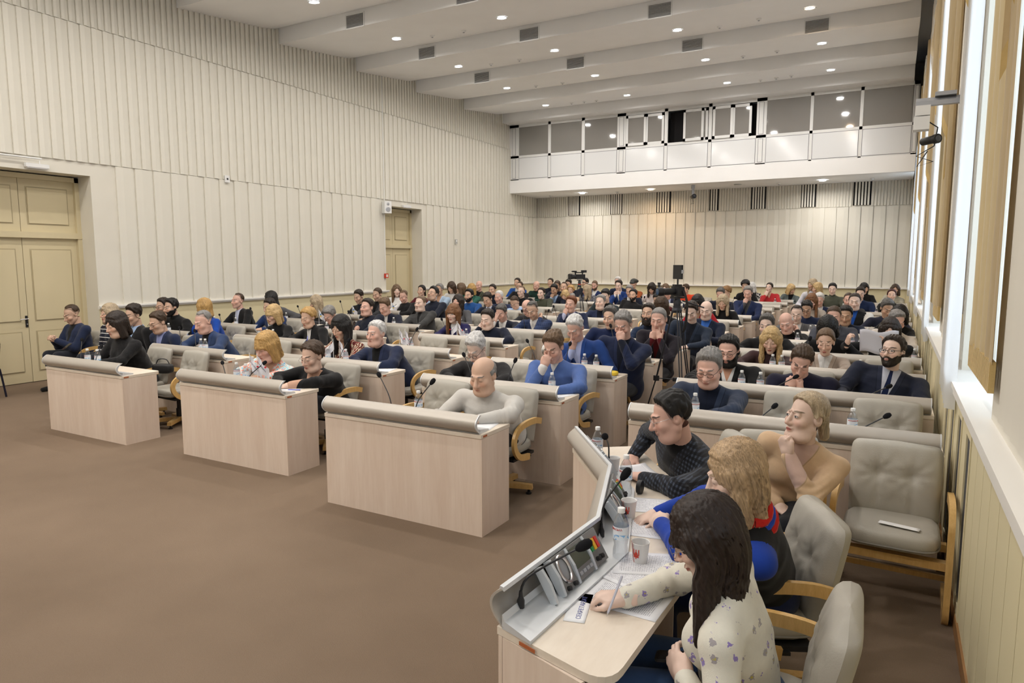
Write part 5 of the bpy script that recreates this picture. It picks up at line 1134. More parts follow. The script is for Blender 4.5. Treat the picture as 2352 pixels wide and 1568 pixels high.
PEOPLE = [
 # label, column, row, u, v of the head in the photograph, head distance behind the desk front, looks
 ('man in navy blazer bent over his phone beside the near cream door', 'W', 6.15, 165, 722, -.15, dict(hair='receding', hc='br', pitch=28, pose='phone', hands=('hold', 'hold'), **jk(navy, blk))),
 ('woman in black sweater with white stripes seated by the left wall', 'W', 6.25, 251, 720, -.1, dict(F, hair='bob', hc='ash', pitch=5, pose='lap', **sw(dnavy, pat='stripe', c2=wht))),
 ('young man in black jacket and glasses behind the woman in stripes', 'W', 6.25, 306, 724, -.15, dict(hair='side', hc='dbr', glasses='dark', pitch=15, pose='lap', **suit(blk, lbl))),
 ('man in navy suit, pale blue shirt and low glasses reading', 'W', 6.4, 363, 740, -.3, dict(hair='short', hc='br', glasses='dark', pitch=25, pose='lap', kind='m1', **suit(navy, (.30, .34, .62)))),
 ('dark haired woman in black printed sweater at the leftmost front desk', 'A', 0, 268, 745, .62, dict(F, kind='f1', hair='bob', hc='dbr', pitch=20, bulk=1.2, pose='in', **sw(blk, pat='print', c2=(.016, .015, .016)))),
 ('man in glasses half hidden behind the bearded man in black', 'Z', 2, 374, 704, .48, dict(hair='short', hc='dbr', glasses='dark', pitch=12, **sw(cha))),
 ('bearded man in black turtleneck, hand to his face, by the left wall', 'Z', 2, 393, 706, .42, dict(hair='quiff', hc='blk', beard='stubble', stub=.5, pitch=10, yaw=0, pose=('face', 'd'), hands=('fist', 'relax'), **tn(blk))),
 ('blonde woman in bright blue seen behind the man in blue blazer', 'Z', 2, 468, 706, .60, dict(F, hair='bob', hc='gold', yaw=-70, pitch=10, **sw(royal))),
 ('balding man in blue blazer and black shirt looking down', 'A', 1, 467, 739, .50, dict(hair='receding', hc='gry', skin='r', kind='m1', pitch=24, bulk=1.1, **jk((.028, .05, .12), blk))),
 ('man in black suit and open pale blue shirt sitting upright by left wall', 'Z', 3, 546, 691, .70, dict(hair='receding', hc='br', skin='r', pitch=2, pose='desk', eyes=True, **suit(blk, (.55, .6, .78)))),
 ('black haired person with head turned away under the wall ledge', 'Z', 4, 622, 686, .20, dict(F, hair='bob', hc='blk', yaw=-60, pitch=15, **sw(gry))),
 ('man in bright navy jacket hidden behind the fair haired woman in glasses', 'Z', 3, 619, 704, .62, dict(hair='short', hc='dbr', pitch=20, stub=.3, **jk((.016, .034, .11), wht))),
 ('fair haired woman with fringe, glasses and black top', 'A', 2, 628, 722, .50, dict(F, hair='bobbang', hc='bln', glasses='thin', pitch=18, skin='f', pose='in', **tn(blk))),
 ('golden haired woman in black jacket and white turtleneck writing', 'A', 2, 708, 729, .60, dict(F, kind='f1', hair='puffy', hc='gold', pitch=22, bulk=1.15, pose=('in', 'd'), hands=('pen', 'relax'), neck=True, top=(blk, wht, .05, .26), topkw=dict(lapel=True))),
 ('woman with long fair hair falling over her face near the wall', 'Z', 4, 726, 695, .70, dict(F, hair='blondelong', hc='ash', yaw=-50, pitch=20, **sw(cha))),
 ('man with curly grey hair and glasses bowed very low', 'A', 3, 758, 724, .40, dict(hair='curlyshort', hc='gry', skin='r', glasses='dark', pitch=42, **sw(blk))),
 ('woman with golden fringe and multicoloured blouse behind party flags', 'B', 0, 613, 796, .52, dict(F, kind='f1', hair='bobbang', hc='gold', pitch=22, skin='r', pose='in', **vs((.5, .6, .7), (.6, .36, .25), pat='splash'))),
 ('woman with short brown hair, glasses and black cardigan at front desk', 'B', 0, 717, 818, .66, dict(F, kind='f1', hair='puffy', hc='br', glasses='thin', pitch=20, bulk=1.32, skin='f', pose='in', hands=('fist', 'relax'), top=(blk, (.60, .36, .255), .075, .2), topkw=dict(lapel=True))),
 ('woman with long black hair and cream and red patterned blouse', 'B', 1, 783, 752, .55, dict(F, hair='long', hc='blk', pitch=22, skin='m', pose='in', **vs((.10, .012, .012), (.5, .3, .2), pat='damask', c2=(.58, .47, .34)))),
 ('grey haired man in navy blazer and black polo leaning on desk', 'B', 1, 864, 766, .58, dict(hair='short', hc='wht', skin='r', kind='m1', pitch=5, bulk=1.2, eyes=True, pose='in', **jk((.018, .026, .062), blk))),
 ('dark haired man in navy sweater holding up a black phone', 'A', 3, 843, 706, .82, dict(hair='flat', hc='dbr', skin='r', kind='m1', pitch=2, bulk=1.12, eyes=True, pose=('phd', 'd'), hands=('hold', 'relax'), **sw(dnavy))),
 ('man in navy jacket with glasses low on his nose', 'A', 4, 884, 704, .52, dict(hair='side', hc='lbr', skin='r', glasses='thin', pitch=28, kind='m1', **jk(dnavy, wht, .05, .2))),
 ('fair haired man in black coat looking down before the far door', 'Z', 6, 927, 681, .78, dict(hair='receding', hc='lbr', skin='r', pitch=25, bulk=1.15, **jk(blk, blk))),
 ('man in dark jacket reading behind a small white flag by left wall', 'Z', 5, 824, 681, .62, dict(hair='short', hc='dbr', skin='m', pitch=25, **suit(blk, dnavy))),
 ('man in grey jacket sitting behind the small black camcorder', 'Z', 5, 867, 676, .85, dict(hair='buzz', hc='br', pitch=20, **jk(cha, blk))),
 ('young woman in white with long brown hair before the far door', 'Z', 6, 911, 668, .95, dict(F, hair='long', hc='lbr', yaw=45, pitch=0, skin='p', eyes=True, **sw(wht))),
 ('shaven man in grey cardigan resting his arm on the desk end', 'A', 4, 966, 697, .85, dict(hair='buzz', hc='lbr', skin='p', kind='m1', pitch=2, bulk=1.1, eyes=True, **jk((.045, .045, .045), blk, .05, .22))),
 ('man in round glasses and navy turtleneck with head tipped back', 'A', 5, 994, 675, .85, dict(hair='side', hc='blk', glasses='dark', stub=.5, pitch=-14, eyes=False, kind='m1', bulk=1.12, **tn(dnavy))),
 ('woman with tied dark hair and wine top before the far door', 'Z', 7, 968, 668, .78, dict(F, hair='pony', hc='blk', pitch=2, eyes=True, **sw(mar))),
 ('grey haired man in pale denim shirt looking at the camera', 'Z', 7, 1009, 665, .80, dict(hair='short', hc='gry', skin='t', pitch=5, eyes=True, **suit((.32, .42, .55), (.5, .3, .2)))),
 ('young woman with long brown hair, navy blazer and flags', 'B', 3, 1041, 720, .58, dict(F, hair='longbang', hc='aub', pitch=8, yaw=8, skin='p', eyes=True, pose='in', **vs((.016, .014, .075), wht))),
 ('man in navy sweater holding his head, watch on his wrist', 'B', 3, 1120, 733, .55, dict(hair='flat', hc='dbr', skin='p', pitch=18, pose=('ear', 'd'), hands=('fist', 'relax'), bulk=1.1, kind='m1', **sw((.010, .014, .030)))),
 ('woman with long dark wavy hair and grey top', 'A', 5, 1052, 693, .66, dict(F, hair='wavy', hc='dbr', pitch=-2, skin='r', **jk(gry, blk))),
 ('bearded man in blue shirt facing the stage', 'A', 6, 1077, 679, .75, dict(hair='quiff', hc='blk', beard='stubble', stub=.6, pitch=3, eyes=True, **sw((.014, .07, .24)))),
 ('man in dark suit bowed beside the bearded man in blue', 'A', 6, 1120, 687, .45, dict(hair='short', hc='dbr', pitch=32, **suit(dnavy, (.55, .58, .7)))),
 ('grey haired man in navy polo sitting very upright', 'A', 7, 1146, 682, .70, dict(hair='buzz', hc='wht', skin='r', pitch=12, S=1.26, eyes=False, **suit((.012, .02, .06), dnavy))),
 ('man in dark suit covering his whole face with one hand', 'B', 4, 1152, 718, .55, dict(hair='short', hc='sp', skin='r', pitch=30, pose=('fore', 'd'), hands=('flat', 'relax'), **suit(dnavy, wht))),
 ('balding man in light blue shirt with head bowed low', 'A', 7, 1182, 694, .35, dict(hair='thin', hc='br', glasses='thin', pitch=48, kind='m1', bulk=1.15, **sw((.40, .55, .78)))),
 ('man in glasses and black jacket behind the light blue shirt', 'A', 8, 1197, 670, .70, dict(hair='receding', hc='lbr', glasses='dark', pitch=4, skin='p', **sw(blk))),
 ('young man in olive jacket with short dark hair', 'A', 8, 1243, 674, .80, dict(hair='flat', hc='dbr', skin='p', pitch=2, eyes=True, **tn(olv))),
 ('bald man hidden behind the man in blue plaid jacket', 'B', 5, 1210, 706, .25, dict(hair='bald', skin='r', glasses='dark', pitch=35, **sw(cha))),
 ('balding man in blue plaid jacket scratching his ear', 'B', 4, 1223, 712, .42, dict(hair='receding', hc='sp', skin='m', pitch=34, pose=('d', 'ear'), hands=('relax', 'fist'), **suit((.016, .030, .085), wht, pat='plaid', c2=(.06, .09, .2)))),
 ('bald old man in dark olive jacket along the left wall', 'Z', 9, 1100, 656, .75, dict(hair='bald', skin='r', pitch=8, **suit(olv, blk))),
 ('dark haired man beside the bald man in olive', 'Z', 9, 1131, 665, .70, dict(hair='short', hc='dbr', kind='m1', pitch=10, **tn(dnavy))),
 ('woman with brown hair over her face and white top by left wall', 'Z', 8, 1037, 660, .55, dict(F, hair='bob', hc='br', pitch=25, **sw(wht))),
 ('woman with brown bob and green dress turned to her neighbour', 'Z', 8, 1058, 663, .70, dict(F, hair='bob', hc='lbr', yaw=-55, pitch=5, **sw((.01, .10, .06)))),
 ('woman with golden bob behind a small white flag', 'Z', 8, 1083, 664, .90, dict(F, hair='bobbang', hc='gold', pitch=10, **sw((.02, .10, .07)))),
 ('man in bright blue jacket in the far left corner', 'Z', 11, 1188, 649, .60, dict(hair='short', hc='dbr', pitch=5, **suit((.02, .09, .36), wht))),
 ('man in glasses and black in front of the bright blue jacket', 'Z', 10, 1194, 657, .80, dict(hair='buzz', hc='br', glasses='dark', pitch=5, **sw(blk))),
 ('bald man in dark green sweater near the far left corner', 'Z', 11, 1232, 656, .70, dict(hair='bald', skin='r', kind='m1', pitch=22, **sw(grn))),
 ('man in dark suit sitting upright in the far left rows', 'Z', 12, 1264, 649, .75, dict(hair='short', hc='dbr', pitch=0, **suit(dnavy, dnavy))),
 ('brown haired man bowed in the far left rows', 'A', 9, 1280, 656, .90, dict(hair='buzz', hc='br', skin='t', pitch=25, **sw(dnavy))),
 ('man in grey quilted jacket in the far left rows', 'A', 9, 1295, 660, .80, dict(hair='receding', hc='br', pitch=5, **suit(lgry, blk))),
 ('dark haired man at the back beside the video camera', 'A', 11, 1306, 652, .60, dict(hair='short', hc='dbr', pitch=22, **sw(dnavy))),
 ('dark haired man with hand to face and light blue cuff', 'A', 9, 1273, 665, .45, dict(hair='short', hc='blk', skin='t', pitch=25, pose=('face', 'd'), hands=('fist', 'relax'), **suit(dnavy, lbl))),
 ('fair haired woman resting her chin behind another blonde', 'A', 10, 1311, 667, .60, dict(F, hair='puffy', hc='gold', pitch=12, pose=('d', 'chin'), **sw(beig))),
 ('woman with straight blonde hair and taupe sweater looking down', 'A', 9, 1298, 679, .62, dict(F, hair='long', hc='bln', pitch=20, **sw((.17, .14, .12)))),
 ('dark haired man behind the large video camera', 'A', 12, 1344, 649, .50, dict(hair='short', hc='blk', yaw=-30, pitch=8, **sw(navy))),
 ('bearded man in navy suit and white shirt near the back', 'A', 11, 1366, 655, .75, dict(hair='buzz', hc='lbr', skin='r', beard='stubble', pitch=24, **suit((.014, .026, .09), wht))),
 ('woman with long fair hair turned from the video camera', 'A', 10, 1348, 666, .75, dict(F, hair='blondelong', hc='ash', yaw=-80, pitch=15, **sw(gry, pat='print', c2=(.2, .2, .25)))),
 ('man in blue suit with hands clasped before his mouth', 'B', 9, 1421, 656, .70, dict(hair='short', hc='dbr', skin='p', pitch=12, pose='clasp', hands=('fist', 'fist'), **suit((.012, .04, .17), wht))),
 ('white haired man at the back behind the man in blue suit', 'B', 11, 1419, 647, .2, dict(hair='short', hc='wht', skin='r', pitch=10, **sw(navy))),
 ('woman in dark beret and rust coat at the back', 'B', 10, 1455, 652, .80, dict(F, hair='beret', hc='br', pitch=-4, yaw=-10, eyes=True, **sw((.30, .075, .02)))),
 ('young man with thick dark hair and dark green jacket', 'B', 7, 1391, 679, .60, dict(hair='quiff', hc='blk', pitch=28, skin='p', **jk((.022, .032, .036), blk))),
 ('grey haired heavy man in navy suit and sweater', 'B', 6, 1379, 694, .66, dict(hair='short', hc='gry', skin='p', kind='m1', pitch=2, bulk=1.15, eyes=True, **jk((.018, .026, .065), (.008, .010, .02)))),
 ('red haired man in navy suit covering his mouth', 'B', 5, 1311, 698, .62, dict(hair='short', hc='red', skin='r', kind='m1', pitch=10, roll=10, pose=('face', 'd'), hands=('fist', 'relax'), **suit((.013, .02, .055), (.5, .52, .7)))),
 ('bearded photographer in black sweater with a red camera strap', 'B', 8, 1454, 678, .98, dict(hair='flat', hc='blk', beard='stubble', stub=.6, pitch=2, eyes=True, pose=('thigh', 'lap'), hands=('hold', 'relax'), **sw(blk))),
 ('man in dark suit hidden behind the photographer', 'B', 9, 1446, 668, .52, dict(hair='short', hc='gry', pitch=20, **suit(dnavy, wht))),
 ('lean grey haired man in blue turtleneck', 'C', 3, 1401, 731, .62, dict(hair='side', hc='sp', kind='m2', skin='m', pitch=5, roll=-6, stub=.2, eyes=True, **tn((.008, .016, .06)))),
 ('white haired man in bright blue blazer, finger at his nose', 'C', 2, 1321, 753, .48, dict(hair='short', hc='wht', skin='r', pitch=38, bulk=1.15, pose=('chin', 'd'), hands=('pen', 'relax'), **suit((.016, .05, .20), (.42, .48, .75)))),
 ('grey haired man in navy blazer hiding his eyes with one hand', 'C', 2, 1431, 745, .55, dict(hair='short', hc='gry', skin='r', pitch=30, bulk=1.12, pose=('d', 'brow'), hands=('relax', 'fist'), **jk((.013, .020, .055), dnavy))),
 ('man in blue sweater and white collar pinching his brow', 'C', 1, 1271, 797, .60, dict(hair='side', hc='lbr', skin='r', pitch=30, bulk=1.05, pose=('brow', 'd'), hands=('fist', 'relax'), collar=wht, top=((.085, .15, .38), wht, .03, .05), topkw=dict(lapel=False))),
 ('white haired man with glasses and black suit nodding', 'C', 1, 1094, 800, .50, dict(hair='side', hc='wht', skin='p', glasses='dark', pitch=40, bulk=1.12, **suit((.018, .017, .018), (.36, .42, .75)))),
 ('balding man in white sweater at the foremost desk', 'C', 0, 1110, 862, .62, dict(hair='sides', hc='gry', skin='m', kind='m1', pitch=20, bulk=1.12, pose=('wide', 'd'), **sw((.62, .60, .565), pat='heather', c2=(.50, .48, .45)))),
 ('man with full dark beard and navy jacket', 'C', 4, 1489, 720, .55, dict(hair='flat', hc='dbr', beard='full', skin='m', pitch=4, eyes=True, **suit((.013, .026, .062), dnavy))),
 ('man with cropped grey hair, both hands at his mouth', 'C', 3, 1513, 733, .55, dict(hair='buzz', hc='gry', skin='r', kind='m1', pitch=18, pose='clasp', hands=('fist', 'flat'), **jk((.017, .014, .02), (.10, .008, .012)))),
 ('woman with brown hair bowed behind the cropped grey head', 'C', 5, 1519, 702, .45, dict(F, hair='bob', hc='br', pitch=40, **sw(blk))),
 ('dark haired man in maroon behind the bowed woman', 'B', 9, 1509, 687, .30, dict(hair='short', hc='blk', pitch=35, **sw((.07, .012, .014)))),
 ('black haired woman in red top looking down', 'C', 6, 1602, 696, .40, dict(F, hair='long', hc='blk', skin='r', pitch=25, **vs((.35, .012, .02), (.5, .3, .2)))),
 ('bald man in navy cardigan over bright blue shirt', 'C', 5, 1622, 712, .65, dict(hair='bald', skin='p', kind='m1', pitch=20, bulk=1.1, **suit((.010, .015, .035), (.05, .16, .55)))),
 ('man in dark grey blazer bowed behind the tripod', 'C', 4, 1588, 716, .55, dict(hair='short', hc='dbr', skin='p', pitch=30, bulk=1.05, **jk((.022, .032, .055), (.012, .014, .022)))),
 ('man in dark suit with light shirt behind the tripod camera', 'B', 10, 1534, 674, .50, dict(hair='buzz', hc='gry', skin='r', glasses='dark', pitch=26, **suit((.015, .018, .04), (.5, .55, .75)))),
 ('woman with long fair brown hair left of the tripod camera', 'B', 11, 1528, 663, .60, dict(F, hair='long', hc='lbr', pitch=0, skin='p', eyes=True, **sw(blk))),
 ('woman in white with dark hair hanging over her face', 'B', 10, 1497, 662, .55, dict(F, hair='wavy', hc='dbr', pitch=38, **sw((.66, .58, .56)))),
 ('man in orange red jacket right of the tripod camera', 'B', 11, 1574, 664, .70, dict(hair='short', hc='br', yaw=-40, pitch=10, **sw((.62, .06, .02)))),
 ('grey haired man in dark jacket bowed beside wavy blonde', 'C', 9, 1655, 675, .45, dict(hair='short', hc='sp', skin='r', pitch=30, **sw(dnavy))),
 ('woman with wavy blonde hair and dark top looking down', 'C', 7, 1660, 694, .55, dict(F, hair='wavy', hc='ash', pitch=22, **sw(blk))),
 ('woman with curly ginger hair and cream top', 'C', 10, 1669, 671, .50, dict(F, hair='curly', hc=(.24, .13, .05), yaw=-40, pitch=25, **sw(cream))),
 ('woman with short black hair and black and white jacket at back', 'C', 12, 1712, 657, .55, dict(F, hair='updo', hc='blk', pitch=20, kind='f1', **vs(blk, wht))),
 ('white haired woman in black and white print at back', 'C', 13, 1726, 660, .55, dict(F, hair='bob', hc='wht', yaw=-50, pitch=15, **sw(blk, pat='print', c2=wht))),
 ('grey haired man in navy suit leaning his mouth on his fist', 'C', 8, 1718, 673, .70, dict(hair='short', hc='gry', skin='r', pitch=22, pose=('face', 'd'), hands=('fist', 'relax'), **suit((.014, .024, .075), gry))),
 ('woman in red shirt with hair tied back, hand at chin', 'C', 12, 1767, 661, .75, dict(F, hair='bun', hc='dbr', skin='p', pitch=-2, yaw=-15, eyes=True, pose=('chin', 'd'), **vs(redc, (.6, .4, .3)))),
 ('blonde woman in grey green blazer turned to the windows', 'C', 13, 1817, 664, .70, dict(F, hair='bob', hc='bln', yaw=60, pitch=25, **jk((.10, .12, .12), blk))),
 ('man with grey hair, glasses and moustache in slate blazer', 'D', 1, 1628, 846, .62, dict(hair='side', hc='gry', glasses='dark', skin='r', kind='m1', pitch=22, stub=.12, bulk=1.05, pose='in', **jk((.030, .042, .075), (.010, .014, .03), .085, .36))),
 ('man with trimmed beard, glasses, white tee and black jacket', 'D', 2, 1673, 805, .66, dict(hair='flat', hc='blk', glasses='dark', beard='stubble', stub=.4, kind='m1', skin='r', pitch=18, bulk=1.1, **jk(blk, wht, .07, .26, skin=(.55, .3, .2)))),
 ('man in dark navy sweater resting his face on folded hands', 'D', 2, 1840, 830, .40, dict(hair='flat', hc='br', skin='r', pitch=38, roll=12, bulk=1.12, pose='clasp', hands=('fist', 'fist'), **sw((.012, .012, .030)))),
 ('bearded man in dark suit, tie and vest looking up by windows', 'D', 2, 2050, 808, .80, dict(hair='flat', hc='dbr', beard='stubble', stub=.85, glasses='dark', skin='p', pitch=-6, yaw=-22, bulk=1.22, eyes=True, pose='wide', **suit((.014, .018, .036), (.50, .52, .6), tie=(.008, .016, .06)))),
 ('woman with long wavy blonde hair and brown turtleneck', 'D', 3, 1771, 782, .62, dict(F, hair='blondelong', hc='bln', pitch=18, skin='f', pose='in', **tn(brn))),
 ('woman in beige blazer and white shirt, hair tied back', 'D', 3, 1896, 786, .66, dict(F, hair='bun', hc='lbr', pitch=16, skin='f', pose='in', top=(tan, wht, .07, .2), collar=wht)),
 ('man with tousled grey hair and dark coat behind wavy blonde', 'D', 4, 1760, 749, .50, dict(hair='side', hc='sp', skin='p', pitch=8, kind='m2', **tn(blk))),
 ('bald old man in black propping his head on a watch hand', 'D', 5, 1806, 741, .45, dict(hair='sides', hc='wht', skin='r', kind='m1', pitch=26, roll=-10, pose=('d', 'ear'), hands=('relax', 'fist'), **sw(blk))),
 ('person in black with head bowed, dark crown of hair towards us', 'D', 4, 1901, 752, .35, dict(F, hair='bob', hc='blk', pitch=58, **sw(blk))),
 ('man with cropped hair and grey suit by the water bottles', 'D', 5, 1915, 726, .70, dict(hair='buzz', hc='br', skin='r', kind='m1', pitch=20, bulk=1.1, **suit((.065, .068, .085), (.62, .62, .72)))),
 ('dark haired man in mid grey suit beside the bald man', 'D', 6, 1830, 722, .60, dict(hair='receding', hc='dbr', skin='p', pitch=18, **suit((.10, .10, .105), wht))),
 ('man in navy jacket with tanned face looking down', 'D', 6, 1942, 724, .62, dict(hair='short', hc='blk', skin='t', kind='m1', pitch=20, **jk((.012, .018, .04), wht, .04, .1))),
 ('dark haired man in glasses before the auburn haired woman', 'D', 7, 1853, 709, .45, dict(hair='short', hc='blk', skin='t', glasses='dark', pitch=30, **sw(navy))),
 ('man in black and white varsity jacket over blue shirt', 'D', 7, 1963, 692, .75, dict(hair='buzz', hc='dbr', skin='p', kind='m1', pitch=14, bulk=1.12, top=(blk, (.014, .075, .34), .06, .3), topkw=dict(arm=(.66, .64, .6), lapel=False))),
 ('woman with long auburn hair and oatmeal cardigan', 'D', 8, 1864, 692, .60, dict(F, hair='long', hc='aub', skin='r', pitch=22, **sw((.42, .37, .32)))),
 ('white haired man in navy suit beside the auburn hair', 'D', 9, 1882, 688, .55, dict(hair='short', hc='wht', skin='r', pitch=28, **suit((.014, .022, .055), wht))),
 ('young man in olive hooded jacket near the back wall', 'D', 11, 1912, 664, .70, dict(hair='flat', hc='blk', skin='p', pitch=14, **tn((.075, .08, .058)))),
 ('man with thin hair hidden behind the varsity jacket', 'D', 8, 1949, 689, .75, dict(hair='buzz', hc='br', skin='r', pitch=10, **sw(cha))),
 ('man in navy hooded jacket leaning forward near the back', 'D', 10, 1976, 674, .55, dict(hair='flat', hc='dbr', skin='p', pitch=20, **sw((.012, .024, .075)))),
 ('dark haired woman behind the man in navy hood', 'D', 13, 1985, 662, .60, dict(F, hair='bob', hc='blk', yaw=40, pitch=15, **sw(blk))),
 ('woman with dark red hair and black leather vest', 'D', 10, 2048, 679, .70, dict(F, hair='bun', hc='dred', pitch=-2, eyes=True, skin='f', **tn((.018, .018, .017)))),
 ('woman with brown bob and striped top in the far right corner', 'D', 13, 2056, 665, .70, dict(F, hair='bob', hc='br', pitch=-2, eyes=True, **sw((.55, .52, .42), pat='finestripe', c2=(.25, .24, .2)))),
 ('man with wavy grey hair and navy vest beside the black haired woman', 'D', 7, 2037, 708, .45, dict(hair='side', hc='sp', skin='t', pitch=30, yaw=20, **sw((.016, .018, .035)))),
 ('woman with thick black hair bowed by the windows', 'D', 6, 2066, 723, .45, dict(F, hair='bob', hc='blk', pitch=40, **sw(blk))),
 ('person with grey quiff and pale jacket by the windows', 'D', 5, 2059, 738, .50, dict(hair='quiff', hc='gry', skin='r', pitch=25, yaw=30, **sw((.62, .56, .5)))),
 ('woman with brown hair reading a white sheet by the windows', 'D', 4, 2044, 758, .60, dict(F, hair='bob', hc='dbr', skin='f', pitch=18, pose=((-.47, 9.33, 1.0, 0, .4, -1, .2, -.3, 1), (-.06, 9.33, 1.02, 0, .4, -1, -.2, -.3, 1)), hands=('hold', 'hold'), **sw(blk))),
 ('woman with fair hair and white top standing out at the back', 'D', 12, 1866, 653, .45, dict(F, hair='wavy', hc='ash', yaw=-40, pitch=10, **sw((.62, .62, .68)))),
 ('blonde woman talking to her neighbour at the back', 'D', 12, 1877, 662, .30, dict(F, hair='bob', hc='bln', yaw=-60, pitch=10, **sw(blk))),
]
def near_seat(c, i, x):
    q = [SEATS[(c, i, j)][0] for j in range(3) if (c, i, j) in SEATS]; return min(q, key=lambda s: abs(s - x)) if q else x
LOG = []
for (lab, c, r, u, v, dy, kw) in PEOPLE:
    if c == 'W': yf = r - .93; yh = r + dy
    else: yf = ROW[c](r); yh = yf + dy
    hd_ = ony(u, v, yh); yhip = yf + .90
    xs = near_seat(c, r, hd_[0]) if c != 'W' else hd_[0]
    xh = hd_[0] * .6 + xs * .4 if abs(xs - hd_[0]) < .5 else hd_[0]
    d = float(np.dot(hd_ - C0, FW)); S = kw.pop('S', 1.15 if d > 5.5 else 1.12)
    zmin = .50; Hn = hd_[2] - .18 * S; kw.setdefault('pitch', 15)
    h = .0095 if d < 7 else (.013 if d < 10.5 else (.017 if d < 14.5 else .021))
    LOG.append((lab[:30], round(hd_[0], 2), round(hd_[2], 2), round(d, 1)))
    kw['desk_dy'] = (yf + .30) - yhip
    if c == 'W': kw['desk_dy'] = None; chair(xh, yhip + .03, 0, 'grey armchair by the left wall holding the ' + ' '.join(lab.split()[:5]), 'grey tufted conference chairs')
    person(lab, hd_, (min(xh, -.10), yhip, .54), h=h, S=S, **kw)
# ---- the four at the front right
def badge(o, k): pass
def pen_in(o, A):
    sg, s0, E, W, fd, hp_, um, md = A['arms'][0]; b = MB(); b.tube([(0, 0, 0), (0, 0, .15)], .0042, 8); b.m(1).tube([(0, 0, -.018), (0, 0, 0)], .002, 6); b.m(1).tube([(.005, 0, .10), (.005, 0, .148)], .0018, 5)
TH = {0: R_(-87), 1: R_(-72), 2: R_(-54)}
chair(-1.02, 4.32, TH[2], 'grey armchair behind the man in check jacket at the curved desk', 'grey tufted conference chairs')
chair(-.47, 3.18, TH[1] + .12, 'grey armchair behind the blonde in black at the curved desk', 'grey tufted conference chairs')
chair(-.345, 2.36, TH[0] - .02, 'grey armchair behind the brunette in floral blouse', 'grey tufted conference chairs')
person('man in dark check jacket and clear glasses at the curved desk', onz(1542, 955, 1.13), (-1.0, 4.28, .54), TH[2], h=.0085, S=1.06, hair='short', hc='blk', skin='r', kind='m1', glasses='thin', pitch=22, yaw=-8, bulk=1.12, stub=.25,
       pose=((-1.36, 3.98, .80, 0, 0, -1), (-1.17, 3.60, .80, 0, 0, -1)), hands=('relax', 'relax'), desk_dy=-.5, group='people at the curved desk', **jk((.010, .010, .013), blk, .05, .3, pat='check', c2=(.07, .085, .12)))
def scarf(o, A):
    N, a, X, Fr, S = A['N'], A['a'], A['X'], A['Fr'], A['S']; b = MB()
    for k, (r, dz) in enumerate(((.085, -.03), (.075, .0), (.068, .03))):
        b.m(k % 2); P = [N + a * (dz - .02 + .01 * math.sin(3 * t)) + (X * math.cos(t) + Fr * math.sin(t)) * r * S for t in [2 * PI * j / 20 for j in range(21)]]; b.tube([tuple(p) for p in P], .024, 8)
    b.build('scarf', [m_cloth((.52, .02, .015)), m_cloth((.02, .06, .40))], o)
person('blonde woman in black with blue sleeves and red scarf', onz(1690, 1090, 1.12), (-.46, 3.14, .54), TH[1], h=.0085, S=1.06, sex='f', kind='f1', hair='blondelong', hc=(.42, .29, .17), skin='p', pitch=20, yaw=5, bulk=1.18,
       pose=((-.93, 3.10, .80, 0, 0, -1), (-.86, 2.93, .82, .2, .5, -.6)), hands=('relax', 'hold'), desk_dy=-.5, group='people at the curved desk', top=(blk, None, 0, 0), topkw=dict(arm=(.014, .05, .34)), extra=scarf, legs=(.012, .02, .07))
person('brunette in cream floral blouse and jeans writing at the desk', onz(1625, 1235, 1.115), (-.37, 2.30, .54), TH[0], h=.0075, S=1.04, sex='f', hair='longbang', hc=(.020, .011, .008), skin='p', pitch=30, yaw=6, glasses='thin',
       pose=((-.78, 2.22, .808, 0, 0, -1, -1, -.25, -.05), (-.52, 2.08, .66)), hands=('pen', 'relax'), desk_dy=-.45, group='people at the curved desk', legs=(.045, .085, .19), **vs((.70, .67, .58), (.62, .38, .28), pat='floral'))
person('woman in beige sweater turned aside, hand at her collar', onz(1852, 958, 1.13), (-.52, 4.40, .54), R_(-6), h=.0085, S=1.06, sex='f', kind='f1', hair='pony', hc='ash', skin='p', pitch=-4, yaw=-38, eyes=True, bulk=1.1,
       pose=((-.52, 4.10, .60, 0, 0, -1), 'chin'), hands=('hold', 'fist'), group='people at the curved desk', legs=(.010, .011, .015), **vs((.64, .45, .285), (.68, .48, .41)))
# ---- someone cut off by the left edge of the picture
def dark_chair(x, y, rz, label):
    t = thing('tablet_chair', label, 'chair', (x, y, 0), rz); lm = mat('dark_blue_metal', (.012, .013, .03), .4)
    for sx in (-.23, .23):
        for yy, y2 in ((-.2, -.25), (.2, .27)):
            b = MB(); b.tube(smooth_path([(sx * .9, 0, .43), (sx, yy * .8, .43), (sx, yy, .40), (sx * 1.02, y2, .01)], 4), .014, 8); b.build('leg', lm, t)
    cushion(0, 0, .45, .23, .22, .03).build('seat', mat('black_cloth', (.012, .012, .014), .9), t); c_ = cushion(0, 0, 0, .22, .17, .025); bo = c_.build('backrest', mat('black_cloth'), t); bo.location = (0, .24, .72); bo.rotation_euler = (R_(80), 0, 0)
    b = MB(); b.prism([(-.36, -.32), (-.12, -.32), (-.12, .0), (-.2, .08), (-.36, .05)], .66, .68, 2); b.build('tablet', M_BLACK, t); b = MB(); b.tube([(-.25, .1, .43), (-.25, .05, .66)], .012, 6); b.build('tablet_post', lm, t)
dark_chair(-11.55, 4.72, R_(28), 'dark chair with folding tablet at the left picture edge')
person('woman in skirt and black boots cut off by the left edge', (-11.62, 4.62, 1.22), (-11.58, 4.74, .5), R_(28), h=.016, S=1.08, sex='f', hair='bob', hc='br', pose='lap', legs=(.50, .30, .20), shoes=(.010, .010, .011), **sw(dnavy))
